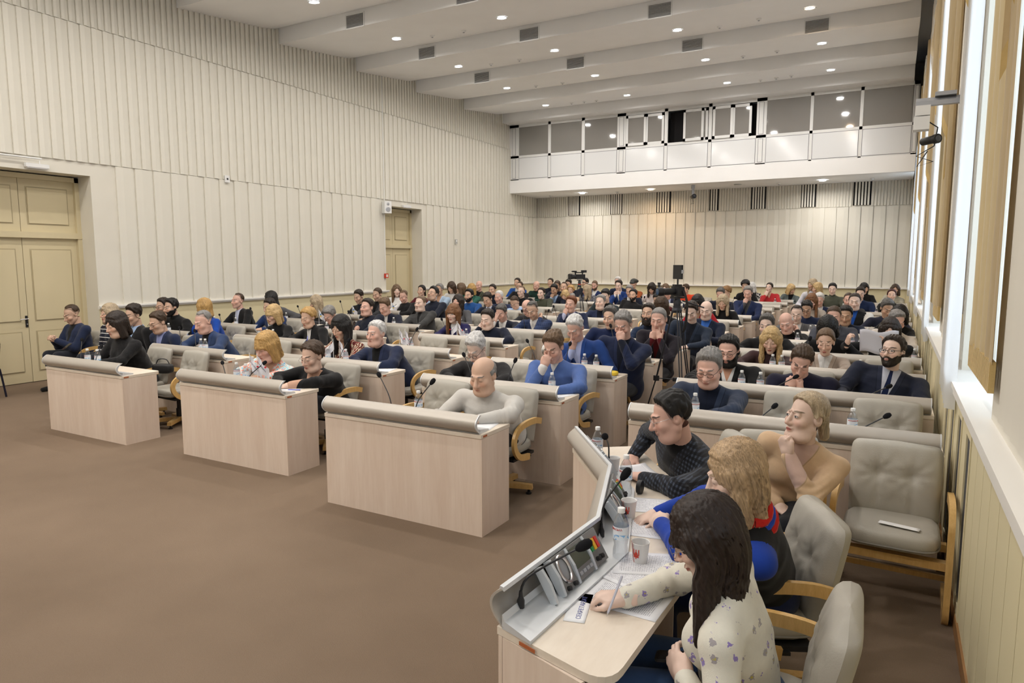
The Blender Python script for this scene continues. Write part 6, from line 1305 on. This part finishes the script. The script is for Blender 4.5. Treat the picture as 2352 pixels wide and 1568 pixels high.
# ---- microphones: tip and foot as seen in the photograph, on the desk of that row
seatw = {'Z': 'by the left wall', 'A': 'in the second column', 'B': 'in the middle column', 'C': 'beside the aisle', 'D': 'by the windows'}
MICS = [('C', 0, 871, 862, 903), ('C', 0, 992, 878, 952), ('B', 0, 605, 835, 568), ('B', 0, 503, 833, 522), ('A', 0, 165, 779, 187), ('A', 0, 232, 796, 220), ('A', 1, 403, 753, 418), ('A', 1, 447, 760, 452), ('Z', 2, 343, 735, 352), ('Z', 3, 443, 723, 452), ('Z', 3, 500, 723, 511), ('Z', 3, 573, 709, 584), ('B', 1, 800, 783, 780), ('C', 1, 1066, 816, 1086), ('C', 1, 1183, 829, 1166), ('C', 2, 1212, 784, 1233), ('C', 2, 1309, 791, 1298), ('B', 2, 957, 757, 940), ('A', 3, 800, 707, 815), ('Z', 4, 683, 704, 694), ('Z', 5, 782, 693, 790), ('B', 3, 1015, 734, 1029), ('B', 4, 1199, 709, 1206), ('B', 5, 1260, 714, 1253), ('B', 5, 1272, 699, 1282), ('B', 7, 1347, 691, 1355), ('A', 9, 1280, 674, 1269), ('C', 3, 1403, 740, 1413), ('D', 1, 1777, 943, 1735), ('D', 1, 2035, 956, 1963), ('D', 2, 1826, 866, 1770), ('D', 2, 2040, 888, 1978), ('D', 3, 1860, 773, 1839), ('B', 8, 1474, 671, 1482), ('B', 8, 1480, 677, 1473), ('C', 9, 1605, 665, 1594), ('C', 9, 1687, 679, 1676), ('B', 10, 1398, 659, 1404), ('A', 12, 1165, 659, 1172)]
for k, (c, r, u, v, ub) in enumerate(MICS):
    yf = ROW[c](r); tip = ony(u, v, yf + .27); bx = ony(ub, v + 40, yf + .10)[0]
    if not (CX_[c][0] - .5 < bx < CX_[c][1] + .3): bx = tip[0]
    bx = min(max(bx, CX_[c][0] + .1), CX_[c][1] - .1); tip[2] = min(max(tip[2], .93), 1.17)
    if abs(tip[0] - bx) > .28: tip[0] = bx + math.copysign(.28, tip[0] - bx)
    n_ = sum(1 for q in MICS[:k] if q[:2] == (c, r)); i0 = r - (2 if c == 'Z' else (1 if c == 'D' else 0))
    mic((bx, yf + .09, DT + .014), tip, '%sgooseneck microphone, %s row %s' % (['', 'second ', 'third '][n_], rown[i0], seatw[c]))
for b_, (u, v, z), lab in (((1196, 1400, .785), (1336, 1255, 1.0), 'long gooseneck microphone arching over the near console'), ((1381, 1236, .785), (1434, 1092, 1.07), 'gooseneck microphone at the middle seat of the curved desk'), ((1398, 1075, .785), (1390, 1003, 1.05), 'gooseneck microphone at the far seat of the curved desk')):
    B = onz(b_[0], b_[1], b_[2]) if isinstance(b_, tuple) else b_; T = onz(u, v, z); d = T - B
    if np.linalg.norm(d) > .42: T = B + d / np.linalg.norm(d) * .42
    mic(B, T, lab, .12)
# ---- bottles
BOT = [('A', 0, 200, 802), ('A', 0, 223, 806), ('A', 1, 461, 778), ('A', 1, 471, 781), ('Z', 2, 387, 743), ('B', 0, 543, 836), ('B', 0, 564, 838), ('B', 1, 753, 801), ('B', 1, 794, 806), ('A', 3, 750, 737), ('A', 4, 904, 730), ('C', 0, 961, 906), ('C', 1, 1268, 860), ('C', 2, 1343, 782), ('C', 2, 1370, 785), ('D', 1, 1597, 912), ('D', 1, 1959, 948), ('D', 2, 1704, 860), ('D', 2, 1747, 862), ('D', 3, 1775, 821), ('D', 3, 1796, 821), ('D', 3, 1977, 834), ('D', 4, 1831, 793), ('D', 4, 2101, 807), ('D', 5, 1832, 768), ('D', 5, 1958, 770), ('D', 5, 1978, 772), ('D', 6, 1862, 750), ('D', 6, 1994, 755), ('D', 7, 1895, 719), ('B', 2, 944, 780), ('B', 3, 1071, 760), ('A', 2, 613, 757), ('A', 2, 627, 757), ('B', 6, 1344, 706), ('Z', 3, 541, 729), ('Z', 3, 492, 726), ('Z', 4, 657, 716), ('D', 10, 2015, 683), ('D', 11, 1938, 681), ('C', 12, 1780, 690)]
for k, (c, r, u, v) in enumerate(BOT):
    yf = ROW[c](r); y = yf + .20 if k % 2 else yf + .18; x = ony(u, v, y)[0]; x = min(max(x, CX_[c][0] + .06), CX_[c][1] - .06); n_ = sum(1 for q in BOT[:k] if q[:2] == (c, r)); i0 = r - (2 if c == 'Z' else (1 if c == 'D' else 0)); tot = sum(1 for q in BOT if q[:2] == (c, r))
    lab = ['', 'left', 'middle', 'right'][0 if tot == 1 else (1 if n_ == 0 else (2 if n_ == 1 and tot == 3 else 3))]
    bottle(x, y, DT, ('%s small water bottle on the desk, %s row %s' % (lab, rown[i0], seatw[c])).strip(), random.uniform(-1, 1))
for u, v, lab, rz in ((1425, 1286, 'large near water bottle on the curved desk', -.75), (1437, 1140, 'water bottle between the blonde and the man in check', -.4), (1372, 1062, 'water bottle at the far end of the curved desk', -.3)):
    p = onz(u, v, DT); bottle(p[0], p[1], DT, lab, rz)
# ---- paper cups with embroidery band and trident
def m_cup():
    m = mat('cup_paper', (.82, .81, .80), .6); t = NT(m); x, y, z = sep(t, t.coord()); a = t.math('ARCTAN2', y, x)
    u = t.math('MULTIPLY', a, 3.2); v = t.math('MULTIPLY', z, 105); band = t.math('LESS_THAN', t.math('ABSOLUTE', t.math('ADD', a, 2.35)), .42)
    tri = t.math('PINGPONG', v, 1.15); d = t.math('ADD', t.math('ABSOLUTE', t.math('MULTIPLY', t.math('ADD', a, 2.35), 2.5)), tri); r = t.math('GREATER_THAN', t.math('SINE', t.math('MULTIPLY', d, 11)), .1)
    t.base(t.mix(t.math('MULTIPLY', band, r), (.82, .81, .80), (.50, .05, .03))); return m
M_CUP = m_cup(); CUPM = MB(); CUPM.lathe([(.026, 0), (.0285, .004), (.037, .088), (.039, .090), (.0385, .093), (.036, .091), (.0275, .006), (.001, .006)], 24); CUPM = CUPM.mesh('cup_body', M_CUP)
def trident():
    b = MB(); S_ = [[(-.011, .03), (-.012, .0), (-.006, -.008), (0, -.012)], [(.011, .03), (.012, .0), (.006, -.008), (0, -.012)], [(0, .032), (.0, -.018)], [(-.006, -.006), (-.004, .006), (0, .012), (.004, .006), (.006, -.006)], [(-.012, -.010), (.012, -.010)]]
    for P in S_: b.strip([(x, y, 0) for x, y in P], .0042, .0008, up=(0, 0, 1))
    me = b.mesh('trident_emblem', mat('cup_red', (.55, .05, .03), .6), 0); return wrap(me, .0345, .046)
CTR = trident()
def cup(x, y, label, rz=0.0):
    t = thing('paper_cup', label, 'cup', (x, y, DT), rz, 'white paper cups with red pattern'); link('cup_body', CUPM, t); link('trident_emblem', CTR, t)
for u, v, lab, rz in ((1470, 1292, 'paper cup with red pattern before the brunette', -.2), (1444, 1190, 'paper cup behind the large near bottle', .0), (1409, 1085, 'paper cup near the hand of the man in check', -.2)):
    p = onz(u, v, DT); cup(p[0], p[1], lab, rz)
p = ony(1955, 895, ROW['D'](2) + .2); cup(p[0], p[1], 'paper cup beside the bearded man in dark suit', .2)
# ---- small party flags
M_FLAG = m_fabric('flag_white', (.78, .77, .82), .8, 400, .04); M_FTX = mat('flag_ink', (.02, .025, .07), .7); M_FRED = mat('flag_red', (.70, .03, .05), .6); M_FBLU = mat('flag_blue', (.05, .22, .55), .6); M_FYEL = mat('flag_yellow', (.8, .55, .04), .6)
FT = text_mesh('БАТЬКІВЩИНА', .026, 'lettering', M_FTX, .0003)
def flag(x, y, label, rz, sw_=1, heart=True):
    t = thing('table_flag', label, 'flag', (x, y, DT), rz, 'small white flags on desk stands'); b = MB(); b.lathe([(.03, 0), (.03, .008), (.008, .014), (.006, .02)], 14); b.build('stand', M_WHITEP, t); b = MB(); b.tube([(0, 0, .01), (0, 0, .33)], .003, 6); b.build('pole', M_WHITEP, t)
    def fn(s, q): 
        a = s * .17 * sw_; return (a * .75, .018 * math.sin(s * 7 + q * 2), .31 - q * .115 - s * .14 - .01 * math.sin(s * 5))
    b = MB(); b.grid(fn, 10, 6); c_ = b.build('cloth', M_FLAG, t)
    if heart:
        l = link('lettering', FT, c_, (.066 * sw_, -.022, .20)); l.rotation_euler = (PI / 2, -R_(-46) * sw_ if sw_ > 0 else R_(-46), 0); l.scale = (.72, .72, 1)
        b = MB(); b.lathe([(.007, -.001), (.007, .001)], 10, (-.004, 0, .004), 'y'); b.lathe([(.007, -.001), (.007, .001)], 10, (.006, 0, .004), 'y'); b.prism([(-.0025, -.012), (.006 + .0025, .001), (-.003 - .007, .001)], -.001, .001, 1); h = b.build('heart_emblem', M_FRED, c_, (.115 * sw_, -.026, .195), smooth=0)
    else:
        b = MB(); b.m(0).box(-.014, .014, -.001, .001, 0, .03); b.m(1).box(-.014, .014, -.001, .001, -.03, 0); b.build('emblem', [M_FBLU, M_FYEL], c_, (.06 * sw_, -.024, .2), smooth=0)
for (c, r, u, v, s_, ht, lab) in [('B', 0, 573, 818, 1, 1, 'left white party flag before the woman in multicoloured blouse'), ('B', 0, 590, 820, 1, 1, 'right white party flag before the woman in multicoloured blouse'), ('B', 1, 765, 785, -1, 1, 'left white party flag before the patterned blouse'), ('B', 1, 779, 781, 1, 1, 'right white party flag before the patterned blouse'), ('B', 2, 917, 757, 1, 1, 'left white flag behind the man in navy blazer'), ('B', 2, 930, 762, 1, 1, 'right white flag behind the man in navy blazer'), ('B', 3, 1049, 742, -1, 1, 'left white flag before the young woman in navy blazer'), ('B', 3, 1051, 744, 1, 1, 'right white flag before the young woman in navy blazer'), ('Z', 5, 808, 681, 1, 0, 'small flag before the reading man by the left wall'), ('Z', 4, 757, 682, 1, 0, 'lone small flag under the wall ledge'), ('Z', 6, 899, 680, 1, 0, 'small flag before the young woman in white'), ('Z', 8, 1037, 667, 1, 0, 'small flag before the woman in white top by left wall'), ('Z', 8, 1093, 664, -1, 0, 'small flag before the woman with golden bob')]:
    yf = ROW[c](r); p = ony(u, v, yf + .24); flag(min(max(p[0], CX_[c][0] + .1), CX_[c][1] - .1), yf + .24, lab, R_(random.uniform(-12, 12)), s_, ht)
# ---- papers, pens, phones and other loose things
def m_print():
    m = mat('printed_paper', (.84, .84, .86), .8); t = NT(m); x, y, z = sep(t, t.coord()); ln = t.math('GREATER_THAN', t.math('SINE', t.math('MULTIPLY', y, 900)), .25); n = t.noise(t.mapping(t.coord(), (1, .4, 1)), 330, 1); w_ = t.math('GREATER_THAN', n, .44)
    mar = t.math('MULTIPLY', t.math('LESS_THAN', t.math('ABSOLUTE', x), .082), t.math('LESS_THAN', t.math('ABSOLUTE', y), .12)); t.base(t.mix(t.math('MULTIPLY', t.math('MULTIPLY', ln, w_), t.math('MULTIPLY', mar, .62)), (.83, .83, .86), (.10, .10, .16))); return m
M_PRINT = m_print()
def sheet(x, y, z, rz, label, w_=.21, l_=.297, m_=None, group='loose paper sheets', curl=.0):
    b = MB(); b.grid(lambda s, q: ((s - .5) * w_, (q - .5) * l_, curl * (2 * abs(q - .5)) ** 3 + curl * .5 * (2 * abs(s - .5)) ** 3), 6, 8)
    o = b.build('paper_sheet', m_ or M_PRINT, None, (x, y, z)); o.rotation_euler = (0, 0, rz); so = o.modifiers.new('thickness', 'SOLIDIFY'); so.thickness = .0012; so.offset = 1; tag(o, label, 'paper', group); return o
p = onz(1438, 1375, DT); sheet(p[0], p[1], DT + .001, R_(88), 'printed sheet being signed under the pen', group='papers on the curved desk')
p = onz(1440, 1325, DT); sheet(p[0] - .01, p[1] + .03, DT + .003, R_(70), 'printed sheet beneath the one being signed', group='papers on the curved desk'); p = onz(1480, 1310, DT); sheet(p[0], p[1] + .06, DT + .005, R_(112), 'printed sheet beside the paper cup', group='papers on the curved desk')
p = onz(1490, 1215, DT); sheet(p[0], p[1], DT + .001, R_(100), 'printed sheet in clear sleeve before the blonde', group='papers on the curved desk'); p = onz(1480, 1160, DT); sheet(p[0], p[1], DT + .001, R_(108), 'printed sheet under the hand of the blonde', group='papers on the curved desk')
p = onz(1440, 1085, DT); sheet(p[0], p[1], DT + .004, R_(128), 'printed document held by the man in check jacket', curl=.012, group='papers on the curved desk')
p = onz(1292, 1392, DT); nb = sheet(p[0] + .055, p[1] + .02, DT + .001, R_(-76), 'name card lettered in blue beside the near console', .075, .21, M_PAPER, 'papers on the curved desk')
nb.rotation_euler = (0, 0, R_(14)); tl = link('lettering', text_mesh('СЕКРЕТАРІАТ', .024, 'lettering', mat('ink_blue', (.12, .14, .38), .7), .0002), nb, (.012, 0, .0018)); tl.rotation_euler = (0, 0, R_(90))
for c, r, dx, lab in (('C', 0, 1.36, 'white sheet at the end of the foremost desk'), ('C', 1, 1.36, 'white sheet at the desk end beside the man in blue sweater'), ('B', 0, 1.30, 'white sheet under the hands of the woman in black cardigan'), ('B', 1, 1.34, 'white sheet at the desk end beside the man in navy blazer'), ('B', 4, 1.36, 'white sheet at the desk end beside the plaid jacket'), ('B', 6, 1.36, 'white sheet at the desk end beside the heavy grey haired man')):
    sheet(CX_[c][0] + dx, ROW[c](r) + .28, DT + .001, R_(random.uniform(-20, 20)), lab, m_=M_PAPER)
p = onz(2065, 1208, .49); o = sheet(p[0], p[1], .492, R_(78), 'white paper strip lying on the empty armchair seat', .05, .21, M_PAPER)
def pen(p, q, label, m1, m2=M_METAL):
    t = thing('pen', label, 'pen', tuple(p)); d = np.array(q) - np.array(p); L = np.linalg.norm(d); qn = Vector(d / L).to_track_quat('Z', 'Y'); t.rotation_mode = 'QUATERNION'; t.rotation_quaternion = qn
    b = MB(); b.lathe([(.0022, .012), (.0042, .02), (.0042, L - .004), (.003, L)], 8); b.build('barrel', m1, t); b = MB(); b.lathe([(.0006, 0), (.0022, .012)], 8); b.build('tip', m2, t); b = MB(); b.box(.004, .0055, -.002, .002, L - .045, L - .002); b.build('clip', m2, t)
M_CLR = mat('clear_barrel', (.55, .56, .66), .15, spec=.6); T0 = onz(1393, 1416, DT + .004); pen(T0, T0 + np.array([.035, .055, .135]), 'clear ballpoint pen in the hand of the brunette', M_CLR)
M_BPEN = mat('blue_pen', (.03, .06, .55), .35); p = (CX_['B'][1] - .22, ROW['B'](0) + .22, DT + .006); pen(p, np.array(p) + [.13, .05, 0], 'blue pen lying at the end of the front middle desk', M_BPEN)
p = ony(703, 768, ROW['A'](2) + .36); p[2] = DT + .01; pen(p, p + np.array([-.03, .06, .12]), 'blue pen held by the golden haired woman', M_BPEN)
def phone(loc, rot, label, w_=.075, l_=.155, m_=M_BLACK):
    t = thing('phone', label, 'phone', tuple(loc)); t.rotation_euler = rot; r = .012; o = [(sx * (w_ / 2 - r) + r * math.cos(a), sy * (l_ / 2 - r) + r * math.sin(a)) for (sx, sy, a0) in ((1, 1, 0), (-1, 1, 90), (-1, -1, 180), (1, -1, 270)) for a in [R_(a0 + k * 30) for k in range(4)]]
    b = MB(); b.prism(o, -.004, .004, 2); b.build('case', m_, t); b = MB(); b.box(-w_ / 2 + .004, w_ / 2 - .004, -l_ / 2 + .006, l_ / 2 - .006, .004, .0045); b.build('screen', mat('phone_glass', (.01, .01, .012), .08, spec=.8), t, smooth=0)
phone(ony(812, 748, ROW['A'](3) + .36), (R_(70), 0, R_(-20)), 'black phone held up by the man in navy sweater')
p = onz(1560, 1508, .655); phone(p, (R_(-8), R_(6), R_(100)), 'black phone lying on the lap of the brunette', .078, .16)
p = onz(1848, 1118, .655); phone(p, (R_(5), 0, R_(70)), 'white phone on the lap of the woman in beige', m_=M_WHITEP)
p = ony(153, 796, 5.72); phone(p, (R_(35), 0, R_(0)), 'black phone in the hands of the man in navy blazer')
b = MB(); b.grid(lambda s, q: ((s - .5) * .42, .03 * abs(s - .5) - .02 * math.cos((s - .5) * PI), (q - .5) * .28 + .015 * math.sin(s * 9)), 12, 6); p = ony(2018, 785, ROW['D'](4) + .26); o = b.build('folded_paper', m_paint('paper_blue', (.62, .62, .68), .8, .02), None, tuple(p)); o.rotation_euler = (R_(12), 0, R_(-8)); tag(o, 'open folded sheet held up by the reading woman near windows', 'paper'); so = o.modifiers.new('thickness', 'SOLIDIFY'); so.thickness = .001
t = thing('document_pouch', 'yellow and blue packet at the desk end below the tripod', 'packet', (CX_['C'][1] - .16, ROW['C'](2) + .26, DT)); cushion(0, 0, .025, .10, .07, .025, 3).build('yellow_wrap', mat('packet_yellow', (.78, .56, .05), .5), t); MB().box(-.12, -.02, -.08, -.02, 0, .012).build('blue_card', mat('packet_blue', (.04, .12, .5), .5), t, smooth=0)
t = thing('handbag', 'black handbag on the chair arm by the leftmost front desk', 'bag', (CX_['A'][1] - .42, ROW['A'](0) + .76, .66), R_(20)); cushion(0, 0, .06, .13, .06, .06, 3.5).build('bag_body', mat('bag_black', (.012, .012, .013), .5), t); b = MB(); b.tube(smooth_path([(-.09, 0, .11), (-.05, 0, .17), (.05, 0, .17), (.09, 0, .11)], 4), .006, 6); b.build('bag_handle', mat('bag_black'), t)
t = thing('wrist_watch', 'black wrist watch on the man in check jacket', 'watch', tuple(onz(1470, 1118, .80))); b = MB(); b.lathe([(.036, -.012), (.038, 0), (.036, .012)], 18, (0, 0, 0), 'x'); b.build('strap', M_BLACK, t)
# ---- tripods with cameras
def tripod(x, y, rz, zt, label, kind, spread=.36, group=None):
    t = thing('tripod_camera', label, 'camera', (x, y, 0), rz); lm = mat('tripod_metal', (.05, .052, .06), .4, metal=.5)
    for k in range(3):
        a = R_(90 + 120 * k + 15); c_, s_ = math.cos(a), math.sin(a); b = MB(); top = (c_ * .05, s_ * .05, zt - .18); mid = (c_ * spread * .55, s_ * spread * .55, (zt - .18) * .45); ft = (c_ * spread, s_ * spread, .015)
        for o_ in (-.014, .014): b.tube([(top[0] - s_ * o_, top[1] + c_ * o_, top[2]), (mid[0] - s_ * o_, mid[1] + c_ * o_, mid[2])], .0085, 6)
        b.tube([mid, ft], .009, 6); b.ball(ft, .015, 8, 5); b.box(mid[0] - .025, mid[0] + .025, mid[1] - .025, mid[1] + .025, mid[2] - .03, mid[2] + .03); b.build('leg', lm, t)
        b = MB(); b.tube([(0, 0, (zt - .18) * .45), (mid[0], mid[1], mid[2])], .006, 6); b.build('spreader', lm, t)
    b = MB(); b.lathe([(.05, zt - .2), (.06, zt - .17), (.045, zt - .14)], 14); b.lathe([(.03, (zt - .18) * .45 - .02), (.03, (zt - .18) * .45 + .02)], 10); b.build('crown', lm, t)
    b = MB(); b.lathe([(.046, zt - .14), (.046, zt - .12)], 16); b.build('level_ring', M_RED if kind == 'pro' else lm, t); b = MB(); b.lathe([(.04, zt - .12), (.045, zt - .07), (.03, zt - .03)], 14); b.box(-.04, .04, -.07, .07, zt - .035, zt - .015); b.build('fluid_head', lm, t); b = MB(); b.tube([(.04, .04, zt - .06), (.12, .28, zt - .14)], .009, 6); b.build('pan_bar', lm, t)
    if kind == 'pro':
        b = MB(); b.box(-.055, .055, -.14, .16, zt, zt + .12); b.build('camera_body', M_BLACK, t); b = MB(); b.lathe([(.06, -.30), (.062, -.28), (.05, -.14)], 16, (0, 0, zt + .06), 'y'); b.box(-.075, .075, -.34, -.28, zt + .0, zt + .125); b.build('lens', M_BLACK, t)
        b = MB(); b.box(-.02, .02, -.16, .12, zt + .15, zt + .175); b.box(-.012, .012, -.15, -.12, zt + .1, zt + .16); b.box(-.012, .012, .08, .11, zt + .1, zt + .16); b.build('handle', M_BLACK, t); b = MB(); b.box(-.03, .03, .06, .22, zt + .16, zt + .22); b.build('viewfinder', M_BLACK, t); b = MB(); b.tube(smooth_path([(-.05, -.1, zt + .14), (-.09, -.32, zt + .12), (-.08, -.36, zt + .0), (-.05, -.26, zt - .05)], 5), .005, 6); b.build('cable', M_BLACK, t); b = MB(); b.box(-.02, .02, -.26, -.14, zt + .18, zt + .20); b.tube([(0, -.24, zt + .19), (0, -.10, zt + .19)], .018, 8); b.build('microphone', M_FOAM, t)
    elif kind == 'dslr':
        b = MB(); b.box(-.07, .07, -.04, .05, zt - .01, zt + .10); b.box(-.03, .03, -.05, .04, zt + .10, zt + .125); b.build('camera_body', M_BLACK, t); b = MB(); b.lathe([(.043, -.26), (.05, -.24), (.05, -.2), (.038, -.19), (.038, -.04)], 16, (0, 0, zt + .045), 'y'); b.build('lens', M_BLACK, t); b = MB(); b.lathe([(.036, -.262), (.02, -.264)], 16, (0, 0, zt + .045), 'y'); b.build('lens_glass', mat('lens_blue', (.01, .05, .12), .05, spec=1), t)
        b = MB(); b.tube([(0, 0, zt + .12), (0, 0, zt + .19)], .01, 8); b.build('monitor_mount', M_BLACK, t); b = MB(); b.box(-.085, .085, -.012, .012, zt + .185, zt + .345); b.build('light_panel', M_BLACK, t, smooth=0); b = MB(); b.box(.085, .10, -.01, .01, zt + .25, zt + .29); b.build('panel_knob', M_GREYM, t, smooth=0); b = MB(); b.strip(smooth_path([(.08, .03, zt + .06), (.11, .06, zt - .1), (.10, .05, zt - .35), (.07, .04, zt - .42)], 5), .03, .003, up=(1, 0, 0)); b.build('strap', M_BLACK, t)
    else:
        b = MB(); b.box(-.05, .05, -.04, .05, zt - .01, zt + .05); b.build('camera_body', M_BLACK, t); b = MB(); b.lathe([(.02, -.08), (.024, -.04)], 10, (0, 0, zt + .02), 'y'); b.build('lens', M_BLACK, t)
    return t
p = ony(1556, 672, 7.75); tripod(p[0], 7.75, R_(-42), p[2] - .03, 'black camera with square light panel on a tripod in the aisle', 'dslr', .40)
p = ony(1331, 650, 15.75); tripod(p[0], 15.75, R_(-38), p[2] + .1, 'large black video camera on a tripod between the far columns', 'pro', .40).scale = (.85, .85, 1)
p = ony(1513, 652, 22.9); tripod(p[0], 22.95, R_(10), p[2], 'slim tripod with small camera before the back wall', 'mini', .22)
# table-top camcorder on the left wall column
yf = ROW['Z'](5); p = ony(866, 690, yf + .25); t = thing('camcorder', 'small black camcorder on a mini tripod by the left wall', 'camera', (min(p[0], -9.9), yf + .27, DT), R_(40))
for k in range(3): b = MB(); a = R_(120 * k); b.tube([(0, 0, .11), (.07 * math.cos(a), .07 * math.sin(a), .005)], .007, 6); b.build('leg', M_BLACK, t)
b = MB(); b.box(-.03, .03, -.07, .06, .15, .22); b.lathe([(.024, -.11), (.026, -.07)], 12, (0, 0, .185), 'y'); b.tube([(0, 0, .1), (0, 0, .15)], .012, 8); b.build('camera_body', M_BLACK, t); MB().box(.03, .036, -.05, .05, .09, .15).build('lit_screen', mat('lit_screen', (.3, .4, .8), .3, emit=(.4, .5, 1.0), es=1.0), t, smooth=0)
